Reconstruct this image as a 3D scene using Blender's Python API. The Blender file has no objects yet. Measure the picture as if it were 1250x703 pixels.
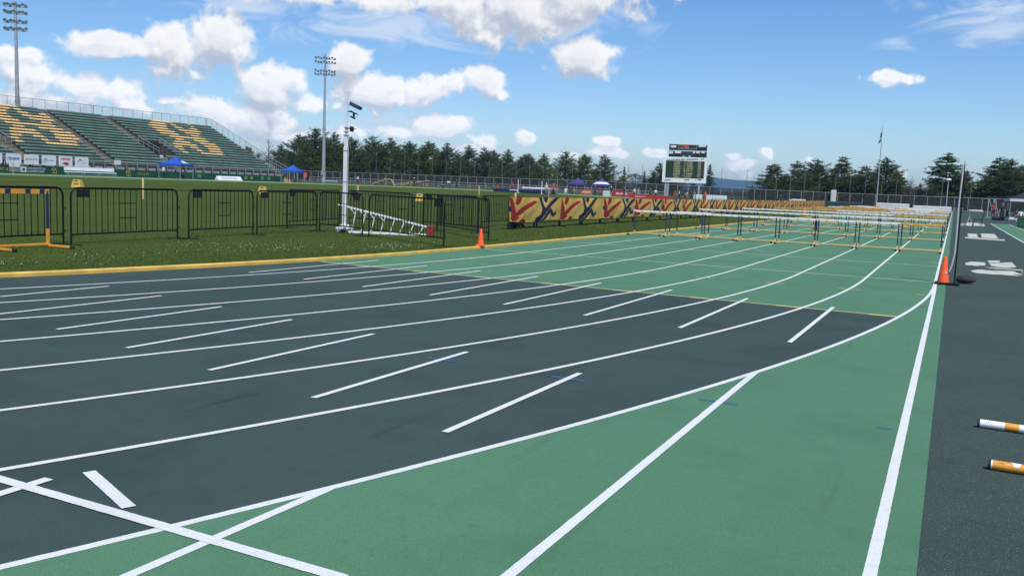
import bpy, bmesh, math, random
from mathutils import Vector, Matrix
R = math.radians
PI = math.pi
sc = bpy.context.scene
COL = sc.collection

# ------------------------------------------------------------------ camera
F_PX, YAW, PITCH, ROLL, CAM_H = 1104.7, 0.44885, 0.11175, 0.03942, 1.4964
W_PX, H_PX = 1250.0, 703.0
FWD = Vector((-math.sin(YAW) * math.cos(PITCH), math.cos(YAW) * math.cos(PITCH), -math.sin(PITCH)))
R0 = Vector((math.cos(YAW), math.sin(YAW), 0))
U0 = R0.cross(FWD)
RT = R0 * math.cos(ROLL) + U0 * math.sin(ROLL)
UP = U0 * math.cos(ROLL) - R0 * math.sin(ROLL)
EYE = Vector((0, 0, CAM_H))
cam_d = bpy.data.cameras.new('camera')
cam_d.sensor_width = 36.0
cam_d.lens = 36.0 * F_PX / W_PX
cam_d.clip_start = 0.05
cam_d.clip_end = 30000
cam = bpy.data.objects.new('camera', cam_d)
COL.objects.link(cam)
cam.matrix_world = Matrix(((RT.x, UP.x, -FWD.x, 0), (RT.y, UP.y, -FWD.y, 0), (RT.z, UP.z, -FWD.z, CAM_H), (0, 0, 0, 1)))
sc.camera = cam


def ray(px, py):
    return FWD + RT * ((px - W_PX / 2) / F_PX) + UP * ((H_PX / 2 - py) / F_PX)


def zt(x):
    """gentle crown of the infield, level on the home straight"""
    t = min(1.0, max(0.0, (-x - 12) / 75))
    return 0.7 * t * t * (3 - 2 * t)


def G(px, py):
    """surveyed point of the ground seen in direction px, py"""
    d = ray(px, py)
    z = 0.0
    p = EYE
    for _ in range(60):
        p = EYE + d * ((z - CAM_H) / d.z)
        z = zt(p.x)
    return Vector((p.x, p.y, z))


def onX(px, py, X):
    d = ray(px, py)
    return EYE + d * (X / d.x)


def onY(px, py, Y):
    d = ray(px, py)
    return EYE + d * (Y / d.y)


def gY(px, py, Y):
    p = onY(px, py, Y)
    return Vector((p.x, Y, zt(p.x)))


# ------------------------------------------------------------------ materials
MATS = {}


def nt(m):
    m.use_nodes = True
    t = m.node_tree
    return t, t.nodes, t.links


def mat(name, col, rough=0.6, metal=0.0, var=0.0, vscale=8.0, bump=0.0, bscale=60.0, spec=0.5, trans=0.0, alpha=1.0, shade=0.0):
    """principled surface with procedural colour variation and bump"""
    if name in MATS:
        return MATS[name]
    m = bpy.data.materials.new(name)
    t, N, L = nt(m)
    b = N['Principled BSDF']
    b.inputs['Roughness'].default_value = rough
    b.inputs['Metallic'].default_value = metal
    b.inputs['Specular IOR Level'].default_value = spec
    b.inputs['Base Color'].default_value = (*col, 1)
    if alpha < 1:
        b.inputs['Alpha'].default_value = alpha
    tc = N.new('ShaderNodeTexCoord')
    if var > 0:
        n = N.new('ShaderNodeTexNoise')
        n.inputs['Scale'].default_value = vscale
        n.inputs['Detail'].default_value = 5
        L.new(tc.outputs['Object'], n.inputs['Vector'])
        r = N.new('ShaderNodeValToRGB')
        r.color_ramp.elements[0].position = 0.3
        r.color_ramp.elements[1].position = 0.7
        r.color_ramp.elements[0].color = (*[c * (1 - var) for c in col], 1)
        r.color_ramp.elements[1].color = (*[min(1, c * (1 + var)) for c in col], 1)
        L.new(n.outputs['Fac'], r.inputs['Fac'])
        L.new(r.outputs['Color'], b.inputs['Base Color'])
    if shade > 0:
        oi = N.new('ShaderNodeObjectInfo')
        hv = N.new('ShaderNodeHueSaturation')
        mr = N.new('ShaderNodeMapRange')
        mr.inputs['To Min'].default_value = 1 - shade * .6
        mr.inputs['To Max'].default_value = 1 + shade
        L.new(oi.outputs['Random'], mr.inputs['Value'])
        L.new(mr.outputs[0], hv.inputs['Value'])
        mh = N.new('ShaderNodeMapRange')
        mh.inputs['To Min'].default_value = 0.475
        mh.inputs['To Max'].default_value = 0.52
        wn_ = N.new('ShaderNodeTexWhiteNoise')
        wn_.noise_dimensions = '1D'
        L.new(oi.outputs['Random'], wn_.inputs['W'])
        L.new(wn_.outputs['Value'], mh.inputs['Value'])
        L.new(mh.outputs[0], hv.inputs['Hue'])
        L.new(r.outputs['Color'], hv.inputs['Color'])
        L.new(hv.outputs['Color'], b.inputs['Base Color'])
    if bump > 0:
        n = N.new('ShaderNodeTexNoise')
        n.inputs['Scale'].default_value = bscale
        n.inputs['Detail'].default_value = 4
        L.new(tc.outputs['Object'], n.inputs['Vector'])
        bp = N.new('ShaderNodeBump')
        bp.inputs['Strength'].default_value = bump
        bp.inputs['Distance'].default_value = 0.02
        L.new(n.outputs['Fac'], bp.inputs['Height'])
        L.new(bp.outputs['Normal'], b.inputs['Normal'])
    if trans > 0:
        tr = N.new('ShaderNodeBsdfTranslucent')
        tr.inputs['Color'].default_value = (*col, 1)
        if var > 0:
            L.new(hv.outputs['Color'] if shade > 0 else r.outputs['Color'], tr.inputs['Color'])
        mx = N.new('ShaderNodeMixShader')
        mx.inputs[0].default_value = trans
        L.new(b.outputs[0], mx.inputs[1])
        L.new(tr.outputs[0], mx.inputs[2])
        L.new(mx.outputs[0], N['Material Output'].inputs['Surface'])
    MATS[name] = m
    return m


def layered(name, base, layers, rough=0.8, spec=0.3, bump=0.3, bscale=400.0, bdist=0.003):
    """ground surface: base colour mixed with noise layers (colour, scale, lo, hi, amount, stretch)"""
    m = bpy.data.materials.new(name)
    t, N, L = nt(m)
    b = N['Principled BSDF']
    b.inputs['Roughness'].default_value = rough
    b.inputs['Specular IOR Level'].default_value = spec
    tc = N.new('ShaderNodeTexCoord')
    cur = None
    for i, (col, scale, lo, hi, amt, st) in enumerate(layers):
        mp = N.new('ShaderNodeMapping')
        mp.inputs['Scale'].default_value = st
        L.new(tc.outputs['Object'], mp.inputs['Vector'])
        n = N.new('ShaderNodeTexNoise')
        n.inputs['Scale'].default_value = scale
        n.inputs['Detail'].default_value = 6 if scale < 20 else 3
        n.inputs['Roughness'].default_value = 0.6
        L.new(mp.outputs[0], n.inputs['Vector'])
        mr = N.new('ShaderNodeMapRange')
        mr.inputs['From Min'].default_value = lo
        mr.inputs['From Max'].default_value = hi
        mr.inputs['To Max'].default_value = amt
        L.new(n.outputs['Fac'], mr.inputs['Value'])
        mx = N.new('ShaderNodeMix')
        mx.data_type = 'RGBA'
        L.new(mr.outputs[0], mx.inputs[0])
        if cur is None:
            mx.inputs[6].default_value = (*base, 1)
        else:
            L.new(cur, mx.inputs[6])
        mx.inputs[7].default_value = (*col, 1)
        cur = mx.outputs[2]
    L.new(cur, b.inputs['Base Color'])
    n = N.new('ShaderNodeTexNoise')
    n.inputs['Scale'].default_value = bscale
    n.inputs['Detail'].default_value = 3
    L.new(tc.outputs['Object'], n.inputs['Vector'])
    bp = N.new('ShaderNodeBump')
    bp.inputs['Strength'].default_value = bump
    bp.inputs['Distance'].default_value = bdist
    L.new(n.outputs['Fac'], bp.inputs['Height'])
    L.new(bp.outputs['Normal'], b.inputs['Normal'])
    MATS[name] = m
    return m


ONE = (1, 1, 1)
M_dark = layered('dark_rubber', (0.035, 0.063, 0.060), [
    ((0.049, 0.083, 0.076), 0.30, 0.35, 0.7, 0.9, (1, 0.4, 1)),
    ((0.024, 0.044, 0.042), 1.1, 0.50, 0.72, 0.7, ONE),
    ((0.062, 0.091, 0.081), 2.6, 0.60, 0.80, 0.5, (0.5, 1.6, 1)),
    ((0.019, 0.032, 0.030), 5.0, 0.63, 0.72, 0.55, (1, 0.07, 1)),
    ((0.073, 0.104, 0.092), 4.0, 0.66, 0.76, 0.45, (0.12, 1, 1)),
    ((0.023, 0.039, 0.037), 9.0, 0.55, 0.8, 0.5, (1, 1, 1)),
    ((0.013, 0.024, 0.023), 190.0, 0.50, 0.64, 0.65, ONE),
    ((0.132, 0.163, 0.145), 240.0, 0.58, 0.70, 0.60, ONE)], rough=0.9, spec=0.22, bump=0.7, bscale=240, bdist=0.004)
M_green = layered('green_rubber', (0.062, 0.177, 0.093), [
    ((0.083, 0.213, 0.118), 0.3, 0.35, 0.7, 0.9, (1, 0.4, 1)),
    ((0.046, 0.144, 0.073), 1.1, 0.5, 0.72, 0.7, ONE),
    ((0.099, 0.210, 0.122), 2.6, 0.60, 0.80, 0.5, (0.5, 1.6, 1)),
    ((0.037, 0.109, 0.059), 5.0, 0.63, 0.72, 0.5, (1, 0.07, 1)),
    ((0.107, 0.219, 0.135), 4.0, 0.66, 0.76, 0.45, (0.12, 1, 1)),
    ((0.041, 0.121, 0.063), 8.0, 0.58, 0.8, 0.5, ONE),
    ((0.029, 0.092, 0.049), 190.0, 0.50, 0.64, 0.62, ONE),
    ((0.154, 0.302, 0.192), 240.0, 0.58, 0.70, 0.50, ONE)], rough=0.88, spec=0.45, bump=0.7, bscale=240, bdist=0.004)
M_apron = layered('worn_dark_rubber', (0.036, 0.059, 0.054), [
    ((0.051, 0.081, 0.072), 0.5, 0.35, 0.7, 0.8, ONE),
    ((0.096, 0.111, 0.089), 1.2, 0.6, 0.8, 0.55, (0.3, 2.0, 1)),
    ((0.027, 0.043, 0.041), 3.0, 0.55, 0.8, 0.6, ONE),
    ((0.013, 0.024, 0.023), 190.0, 0.50, 0.64, 0.65, ONE),
    ((0.250, 0.254, 0.196), 140.0, 0.60, 0.70, 0.85, ONE)], rough=0.9, spec=0.22, bump=0.7, bscale=240, bdist=0.004)
M_grass = layered('infield_turf', (0.056, 0.088, 0.017), [
    ((0.078, 0.108, 0.021), 0.25, 0.4, 0.65, 0.8, (1, 0.3, 1)),
    ((0.038, 0.064, 0.012), 1.3, 0.5, 0.75, 0.7, ONE),
    ((0.115, 0.118, 0.036), 2.2, 0.58, 0.78, 0.6, (0.7, 1, 1)),
    ((0.019, 0.036, 0.007), 26.0, 0.48, 0.7, 0.7, ONE),
    ((0.100, 0.126, 0.034), 55.0, 0.55, 0.72, 0.6, ONE)], rough=0.95, spec=0.06, bump=0.9, bscale=45, bdist=0.03)
M_ground = layered('rough_grass', (0.045, 0.070, 0.022), [
    ((0.075, 0.090, 0.035), 0.05, 0.4, 0.7, 0.8, ONE),
    ((0.030, 0.048, 0.014), 0.6, 0.5, 0.75, 0.7, ONE)], rough=0.95, spec=0.1, bump=0.5, bscale=20, bdist=0.05)
M_white = layered('white_line_paint', (0.66, 0.68, 0.67), [
    ((0.54, 0.58, 0.57), 1.3, 0.50, 0.8, 0.7, ONE),
    ((0.44, 0.49, 0.48), 14.0, 0.56, 0.78, 0.6, ONE),
    ((0.16, 0.21, 0.21), 190.0, 0.57, 0.68, 0.75, ONE)], rough=0.85, spec=0.2, bump=0.7, bscale=240, bdist=0.004)
M_oldwhite = layered('worn_cream_paint', (0.52, 0.53, 0.46), [
    ((0.26, 0.29, 0.27), 3.0, 0.5, 0.66, 0.85, (0.6, 3.0, 1)),
    ((0.10, 0.13, 0.125), 7.0, 0.60, 0.68, 0.9, (0.5, 2.5, 1)),
    ((0.18, 0.21, 0.20), 90.0, 0.55, 0.7, 0.6, ONE)], rough=0.85, spec=0.2, bump=0.4)
M_yline = layered('yellow_line_paint', (0.62, 0.52, 0.20), [
    ((0.42, 0.34, 0.13), 6.0, 0.5, 0.8, 0.6, ONE)], rough=0.8, spec=0.3)
M_bline = layered('blue_line_paint', (0.040, 0.110, 0.210), [
    ((0.045, 0.100, 0.180), 14.0, 0.45, 0.75, 0.8, ONE)], rough=0.8, spec=0.3)
M_kerb = mat('kerb_yellow_plastic', (0.58, 0.38, 0.075), 0.55, var=0.22, vscale=3, bump=0.15)
M_black = mat('black_painted_steel', (0.006, 0.006, 0.007), 0.5, var=0.3, vscale=12, bump=0.05, spec=0.25)
M_blackplate = mat('black_sign_plate', (0.008, 0.008, 0.010), 0.5, var=0.2)
M_orange = mat('orange_yellow_enamel', (0.66, 0.29, 0.035), 0.45, var=0.12, vscale=6)
M_tan = mat('pale_yellow_enamel', (0.58, 0.40, 0.16), 0.5, var=0.12, vscale=6)
M_navy = mat('navy_enamel', (0.012, 0.020, 0.075), 0.45, var=0.2)
M_wbar = mat('white_lacquered_board', (0.74, 0.73, 0.70), 0.5, var=0.06, vscale=9)
M_wpaint = mat('white_gloss_paint', (0.74, 0.76, 0.78), 0.35, var=0.05, vscale=4)
M_alu = mat('brushed_aluminium', (0.62, 0.63, 0.64), 0.38, metal=0.75, var=0.12, vscale=14)
M_galv = mat('galvanised_steel', (0.40, 0.41, 0.42), 0.5, metal=0.5, var=0.15, vscale=3)
M_greysteel = mat('grey_painted_steel', (0.30, 0.31, 0.32), 0.55, var=0.15, vscale=2)
M_railgrey = mat('weathered_rail_steel', (0.15, 0.155, 0.165), 0.6, var=0.2, vscale=2)
M_darksteel = mat('dark_grey_steel', (0.055, 0.058, 0.064), 0.6, var=0.25, vscale=2)
M_concrete = mat('deck_concrete', (0.20, 0.185, 0.17), 0.85, var=0.25, vscale=1.2, bump=0.2)
M_step = mat('brownish_step_concrete', (0.23, 0.185, 0.155), 0.85, var=0.25, vscale=1.0, bump=0.2)
M_seatg = mat('green_plastic_seat', (0.118, 0.205, 0.165), 0.45, var=0.25, vscale=0.7)
M_seaty = mat('yellow_plastic_seat', (0.76, 0.54, 0.24), 0.45, var=0.15, vscale=0.7)
M_fascia = mat('dark_green_hoarding', (0.012, 0.072, 0.036), 0.5, var=0.2, vscale=0.6)
M_gold = mat('gold_print', (0.45, 0.34, 0.07), 0.5, var=0.1)
M_wprint = mat('white_print', (0.62, 0.66, 0.66), 0.5, var=0.05)
M_board = mat('white_sign_board', (0.66, 0.68, 0.72), 0.45, var=0.06, vscale=2)
M_bluep = mat('blue_print', (0.03, 0.07, 0.22), 0.5, var=0.1)
M_greyp = mat('grey_print', (0.32, 0.34, 0.36), 0.5, var=0.1)
M_redp = mat('red_print', (0.42, 0.03, 0.03), 0.5, var=0.15)
M_greenp = mat('green_print', (0.12, 0.30, 0.05), 0.5, var=0.1)
M_cone = mat('orange_cone_plastic', (0.95, 0.105, 0.022), 0.5, var=0.12, vscale=9)
M_rubber = mat('black_rubber', (0.015, 0.015, 0.016), 0.7, var=0.3, bump=0.2)
M_bag = mat('charcoal_sandbag_cloth', (0.022, 0.021, 0.026), 0.85, var=0.3, vscale=12, bump=0.5, bscale=40)
M_wire = mat('grey_cable_sheath', (0.50, 0.51, 0.50), 0.55, var=0.08)
M_redplast = mat('red_plastic', (0.30, 0.018, 0.022), 0.5, var=0.2)
M_blue = mat('blue_canopy_cloth', (0.020, 0.105, 0.52), 0.7, var=0.12, vscale=1.5, trans=0.25)
M_purple = mat('purple_canopy_cloth', (0.060, 0.050, 0.200), 0.7, var=0.15, vscale=1.5, trans=0.2)
M_blackcloth = mat('black_canopy_cloth', (0.020, 0.020, 0.028), 0.8, var=0.2, trans=0.1)
M_wcloth = mat('white_canopy_cloth', (0.72, 0.73, 0.76), 0.7, var=0.06, trans=0.2)
M_mustard = mat('mustard_banner_cloth', (0.86, 0.54, 0.13), 0.75, var=0.14, vscale=1.1, bump=0.25, bscale=2.2, trans=0.45)
M_bred = mat('crimson_banner_print', (0.38, 0.020, 0.022), 0.75, var=0.15, trans=0.35)
M_bnavy = mat('navy_banner_print', (0.010, 0.016, 0.055), 0.75, var=0.2, trans=0.2)
M_bark = mat('pine_bark', (0.10, 0.078, 0.062), 0.9, var=0.35, vscale=3, bump=0.6, bscale=12)
M_needA = mat('pine_needles', (0.054, 0.082, 0.018), 0.65, var=0.6, vscale=0.6, trans=0.22, spec=0.3, shade=0.45)
M_needB = mat('spruce_needles', (0.038, 0.062, 0.018), 0.65, var=0.55, vscale=0.6, trans=0.2, spec=0.3, shade=0.45)
M_leafC = mat('broad_leaves', (0.058, 0.095, 0.022), 0.65, var=0.5, vscale=0.6, trans=0.25, spec=0.3, shade=0.45)
M_deadwood = mat('grey_dead_branches', (0.11, 0.10, 0.09), 0.9, var=0.3)
M_mesh = mat('dark_fence_netting', (0.030, 0.034, 0.034), 0.8, var=0.15, alpha=0.62)
M_mesh2 = mat('wire_mesh_netting', (0.14, 0.15, 0.15), 0.7, var=0.1, alpha=0.14)
M_wood = mat('pale_timber', (0.48, 0.33, 0.15), 0.7, var=0.25, vscale=4)
M_matnavy = mat('navy_vinyl', (0.014, 0.020, 0.065), 0.5, var=0.2)
M_mattop = mat('pale_grey_tarpaulin', (0.56, 0.58, 0.60), 0.5, var=0.1, vscale=1.2, bump=0.5, bscale=3)
M_redboard = mat('red_hoarding', (0.48, 0.018, 0.022), 0.5, var=0.12)
M_orboard = mat('orange_red_hoarding', (0.55, 0.10, 0.045), 0.5, var=0.15)
M_crate = mat('green_crate_plastic', (0.012, 0.095, 0.030), 0.5, var=0.2)
M_lens = mat('lamp_glass', (0.42, 0.44, 0.46), 0.15, metal=0.3, var=0.1)
M_lampbody = mat('lamp_housing', (0.13, 0.135, 0.14), 0.5, metal=0.3, var=0.2)
M_teal = mat('teal_panel', (0.014, 0.042, 0.048), 0.5, var=0.2)
M_lcdo = mat('olive_result_bars', (0.16, 0.24, 0.10), 0.5, var=0.25, vscale=2)
M_lcdk = mat('khaki_result_bars', (0.36, 0.32, 0.18), 0.5, var=0.25, vscale=2)
M_lcdg = mat('dark_green_screen', (0.015, 0.048, 0.018), 0.5, var=0.3)
M_camera = mat('dark_violet_casing', (0.045, 0.040, 0.085), 0.4, var=0.2)
M_flagg = mat('green_flag_cloth', (0.02, 0.18, 0.09), 0.8, var=0.1, trans=0.2)
M_hill = mat('wooded_hillside', (0.035, 0.062, 0.030), 0.95, var=0.4, vscale=0.01, spec=0.1)
M_wood_far = mat('far_wood_leaves', (0.034, 0.058, 0.026), 0.9, var=0.5, vscale=0.05, spec=0.1)
M_blade = mat('grass_blades', (0.068, 0.100, 0.022), 0.7, var=0.45, vscale=1.2, trans=0.45, spec=0.15)
M_clover = mat('white_clover_heads', (0.72, 0.72, 0.66), 0.7, var=0.1)
m = bpy.data.materials.new('red_led_digits')
t_, N_, L_ = nt(m)
N_['Principled BSDF'].inputs['Base Color'].default_value = (0.3, 0.03, 0.01, 1)
N_['Principled BSDF'].inputs['Emission Color'].default_value = (1.0, 0.09, 0.02, 1)
N_['Principled BSDF'].inputs['Emission Strength'].default_value = 0.55
M_led = m


# ------------------------------------------------------------------ mesh builder
JR = random.Random(99)


class MB:
    def __init__(s):
        s.v = []
        s.f = []
        s.m = []

    def add(s, vs, fs, mi=0):
        o = len(s.v)
        s.v += [Vector(v) for v in vs]
        for f in fs:
            s.f.append(tuple(i + o for i in f))
            s.m.append(mi)
        return s

    def box(s, c, d, mi=0, ax=None, bev=0.0):
        """box centre c, full sizes d, optional axes matrix, optional chamfer"""
        c = Vector(c)
        hx, hy, hz = d[0] / 2, d[1] / 2, d[2] / 2
        if bev <= 0:
            vs = [Vector((x, y, z)) for x in (-hx, hx) for y in (-hy, hy) for z in (-hz, hz)]
            fs = [(0, 1, 3, 2), (4, 6, 7, 5), (0, 4, 5, 1), (2, 3, 7, 6), (0, 2, 6, 4), (1, 5, 7, 3)]
        else:
            bm = bmesh.new()
            bmesh.ops.create_cube(bm, size=1)
            for v in bm.verts:
                v.co = Vector((v.co.x * d[0], v.co.y * d[1], v.co.z * d[2]))
            bmesh.ops.bevel(bm, geom=list(bm.edges), offset=bev, segments=2, profile=0.5, affect='EDGES')
            bm.verts.index_update()
            vs = [v.co.copy() for v in bm.verts]
            fs = [tuple(v.index for v in f.verts) for f in bm.faces]
            bm.free()
        if ax is not None:
            vs = [ax @ v for v in vs]
        return s.add([c + v for v in vs], fs, mi)

    def bar(s, p0, p1, w, h, mi=0, up=(0, 0, 1), bev=0.0):
        """rectangular bar from p0 to p1"""
        p0, p1 = Vector(p0), Vector(p1)
        d = p1 - p0
        x = d.normalized()
        u = Vector(up)
        y = u.cross(x)
        if y.length < 1e-5:
            y = Vector((0, 1, 0)).cross(x)
        y.normalize()
        z = x.cross(y)
        ax = Matrix((x, y, z)).transposed()
        return s.box((p0 + p1) / 2, (d.length, w, h), mi, ax, bev)

    def tube(s, pts, r, n=8, mi=0, cap=True, r1=None):
        pts = [Vector(p) for p in pts]
        k = len(pts)
        rings = []
        ref = None
        for i, p in enumerate(pts):
            a = pts[max(0, i - 1)]
            b = pts[min(k - 1, i + 1)]
            d = (b - a).normalized()
            if ref is None:
                ref = Vector((0, 0, 1)) if abs(d.z) < 0.9 else Vector((1, 0, 0))
            x = ref - d * ref.dot(d)
            if x.length < 1e-4:
                x = d.orthogonal()
            x.normalize()
            ref = x
            y = d.cross(x)
            rr = r if r1 is None else r + (r1 - r) * i / (k - 1)
            rings.append([p + x * (rr * math.cos(2 * PI * j / n)) + y * (rr * math.sin(2 * PI * j / n)) for j in range(n)])
        vs = [v for q in rings for v in q]
        fs = [(i * n + j, i * n + (j + 1) % n, (i + 1) * n + (j + 1) % n, (i + 1) * n + j) for i in range(k - 1) for j in range(n)]
        if cap:
            fs.append(tuple(range(n - 1, -1, -1)))
            fs.append(tuple((k - 1) * n + j for j in range(n)))
        return s.add(vs, fs, mi)

    def lathe(s, prof, n=16, mi=0, c=(0, 0, 0)):
        c = Vector(c)
        vs = [c + Vector((r * math.cos(2 * PI * j / n), r * math.sin(2 * PI * j / n), z)) for r, z in prof for j in range(n)]
        fs = [(i * n + j, i * n + (j + 1) % n, (i + 1) * n + (j + 1) % n, (i + 1) * n + j) for i in range(len(prof) - 1) for j in range(n)]
        fs.append(tuple(range(n - 1, -1, -1)))
        fs.append(tuple((len(prof) - 1) * n + j for j in range(n)))
        return s.add(vs, fs, mi)

    def quad(s, a, b, c, d, mi=0):
        return s.add([a, b, c, d], [(0, 1, 2, 3)], mi)

    def strip(s, pts, w, z, mi=0, follow=True, jit=0.0):
        """flat painted line along ground points"""
        P = [Vector((p[0], p[1], 0)) for p in pts]
        if jit > 0:
            Q = [P[0]]
            for a, b in zip(P, P[1:]):
                n_ = max(1, int((b - a).length / 0.035))
                Q += [a.lerp(b, (i + 1) / n_) for i in range(n_)]
            P = Q
        k = len(P)
        vs = []
        for i in range(k):
            d = (P[min(k - 1, i + 1)] - P[max(0, i - 1)]).normalized()
            n = Vector((-d.y, d.x, 0)) * (w / 2)
            e1, e2 = (1 + JR.gauss(0, jit), 1 + JR.gauss(0, jit)) if jit > 0 else (1, 1)
            for q in (P[i] + n * e1, P[i] - n * e2):
                q = q.copy()
                q.z = (zt(q.x) if follow else 0) + z
                vs.append(q)
        fs = [(2 * i, 2 * i + 1, 2 * i + 3, 2 * i + 2) for i in range(k - 1)]
        return s.add(vs, fs, mi)

    def build(s, name, mats, parent=None, smooth=False, local=False):
        me = bpy.data.meshes.new(name)
        vs = s.v
        if parent is not None and not local:
            inv = ROOTM[parent.name].inverted()
            vs = [inv @ v for v in vs]
        me.from_pydata([tuple(v) for v in vs], [], s.f)
        if not isinstance(mats, (list, tuple)):
            mats = [mats]
        for m_ in mats:
            me.materials.append(m_)
        if len(mats) > 1:
            me.polygons.foreach_set('material_index', s.m)
        if smooth:
            me.polygons.foreach_set('use_smooth', [True] * len(me.polygons))
        me.update()
        bm = bmesh.new()
        bm.from_mesh(me)
        bmesh.ops.recalc_face_normals(bm, faces=bm.faces)
        bm.to_mesh(me)
        bm.free()
        if smooth:
            try:
                me.set_sharp_from_angle(angle=R(40))
            except Exception:
                pass
        o = bpy.data.objects.new(name, me)
        COL.objects.link(o)
        if parent is not None:
            o.parent = parent
            ROOTM[o.name] = ROOTM[parent.name]
        return o


ROOTM = {}


def tag(o, label=None, cat=None, group=None, kind=None):
    if label:
        o['label'] = label
    if cat:
        o['category'] = cat
    if group:
        o['group'] = group
    if kind:
        o['kind'] = kind
    return o


def thing(name, label, cat, loc=(0, 0, 0), rz=0.0, group=None):
    o = bpy.data.objects.new(name, None)
    o.empty_display_size = 0.2
    COL.objects.link(o)
    o.location = loc
    o.rotation_euler = (0, 0, rz)
    ROOTM[o.name] = Matrix.Translation(Vector(loc)) @ Matrix.Rotation(rz, 4, 'Z')
    return tag(o, label, cat, group)


def place(o, loc, rz=0.0, scale=None):
    o.location = loc
    o.rotation_euler = (0, 0, rz)
    if scale:
        o.scale = scale


KIDS = {}


def copy_tree(o, parent=None):
    c = o.copy()
    COL.objects.link(c)
    if parent is not None:
        c.parent = parent
    for ch in o.children:
        copy_tree(ch, c)
    return c


def structure(mb, name, mats, smooth=False, kind='structure'):
    o = mb.build(name, mats, None, smooth)
    o['kind'] = kind
    return o


ORD = ['first', 'second', 'third', 'fourth', 'fifth', 'sixth', 'seventh', 'eighth', 'ninth', 'tenth', 'eleventh', 'twelfth',
       'thirteenth', 'fourteenth', 'fifteenth', 'sixteenth', 'seventeenth', 'eighteenth', 'nineteenth', 'twentieth',
       'twenty-first', 'twenty-second', 'twenty-third', 'twenty-fourth', 'twenty-fifth', 'twenty-sixth', 'twenty-seventh',
       'twenty-eighth', 'twenty-ninth', 'thirtieth', 'thirty-first', 'thirty-second', 'thirty-third', 'thirty-fourth',
       'thirty-fifth', 'thirty-sixth', 'thirty-seventh', 'thirty-eighth', 'thirty-ninth', 'fortieth', 'forty-first', 'forty-second',
       'forty-third', 'forty-fourth', 'forty-fifth', 'forty-sixth', 'forty-seventh', 'forty-eighth']

# ------------------------------------------------------------------ ground, track, markings
X8 = -0.20          # right edge line of the straight
LW = 1.22
CY1 = 18.25         # where the bend meets the straight
CY2 = CY1 + 84.4
RK = 36.55          # kerb radius
CX = X8 - 8 * LW - RK


def grid(xs, ys, dz):
    mb = MB()
    vs = [(x, y, zt(x) + dz) for y in ys for x in xs]
    n = len(xs)
    fs = [(j * n + i, j * n + i + 1, (j + 1) * n + i + 1, (j + 1) * n + i) for j in range(len(ys) - 1) for i in range(n - 1)]
    return mb.add(vs, fs)


xs_c = [-12 - i * 75 / 24 for i in range(24, -1, -1)]
structure(grid([-9500, -900, -300, -150, -110, -100, -93] + xs_c + [0, 40, 150, 600, 7000], [-7000, -800, -200, -60, 0, 60, 120, 200, 400, 1500, 9500], -0.035), 'ground', M_ground)
structure(grid([-93.5, -90] + xs_c + [-8, -0.012], [-60, -20, 0, 13, 14.5], 0.0), 'track', M_dark)
structure(grid([-0.02, 5, 15, 34], [-60, -20, 0, 13, 60, 120, 204.0], -0.002), 'apron', M_apron)


def arc(rad, a0, a1, n=64, cy=CY1):
    return [(CX + rad * math.cos(a0 + (a1 - a0) * i / n), cy + rad * math.sin(a0 + (a1 - a0) * i / n)) for i in range(n + 1)]


def stadium(rad, n=48):
    pts = arc(rad, 0, PI, n, CY2)
    pts += [(CX - rad, CY2 - (CY2 - CY1) * i / 16) for i in range(1, 16)]
    pts += arc(rad, PI, 2 * PI, n, CY1)
    pts += [(CX + rad, CY1 + (CY2 - CY1) * i / 16) for i in range(1, 16)]
    return pts


def loops(rads, dz, close_centre=False, sub=None):
    mb = MB()
    LP = [stadium(r) for r in rads]
    n = len(LP[0])
    vs = [(x, y, zt(x) + dz) for lp in LP for x, y in lp]
    fs = []
    for k in range(len(LP) - 1):
        for j in range(n):
            if sub and not sub(j, n):
                continue
            fs.append((k * n + j, k * n + (j + 1) % n, (k + 1) * n + (j + 1) % n, (k + 1) * n + j))
    return mb.add(vs, fs)


structure(loops([RK - 0.04, RK - 1, RK - 3, RK - 7, RK - 13, RK - 20, RK - 27, RK - 33, 0.4], 0.028), 'infield_grass', M_grass)


def cline(x):
    return 12.76 + (-0.63 - x) * 0.045


# pale green surface: the straight, the chute outside lane eight and the far side of the oval
g = MB()
R8 = RK + 8 * LW
ys = [13.2, 15, 18.25, 30, 60, 102.65, 140, 196]
cols = [-10.6, -8, -5, -2.5, -1.0, -0.35, -0.012]
for i in range(len(cols) - 1):
    a, b = cols[i], cols[i + 1]
    prev = (cline(a), cline(b))
    for y in ys:
        g.quad((a, prev[0], 0.002), (b, prev[1], 0.002), (b, y, 0.002), (a, y, 0.002))
        prev = (y, y)
n = 40
yy = [cline(-0.4) - (cline(-0.4) + 20) * i / n for i in range(n + 1)]
for i in range(n):
    q = []
    for y in (yy[i], yy[i + 1]):
        xl = CX + math.sqrt(max(0, R8 * R8 - (y - CY1) ** 2))
        q.append((min(xl, -0.02), y))
    (xa, ya), (xb, yb) = q
    g.quad((xb, yb, 0.002), (-0.012, yb, 0.002), (-0.012, ya, 0.002), (xa, ya, 0.002))
structure(g, 'track_green', M_green)
ring = loops([RK - 6.5, RK - 3, RK, RK + 3, RK + 6, RK + 13], 0.034, sub=lambda j, n: 16 <= j < 70)
near = loops([RK, RK + 3, RK + 6, RK + 9.7], 0.030, sub=lambda j, n: j < 16)
ring.add(near.v, near.f)
structure(ring, 'far_track', M_green)

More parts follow.
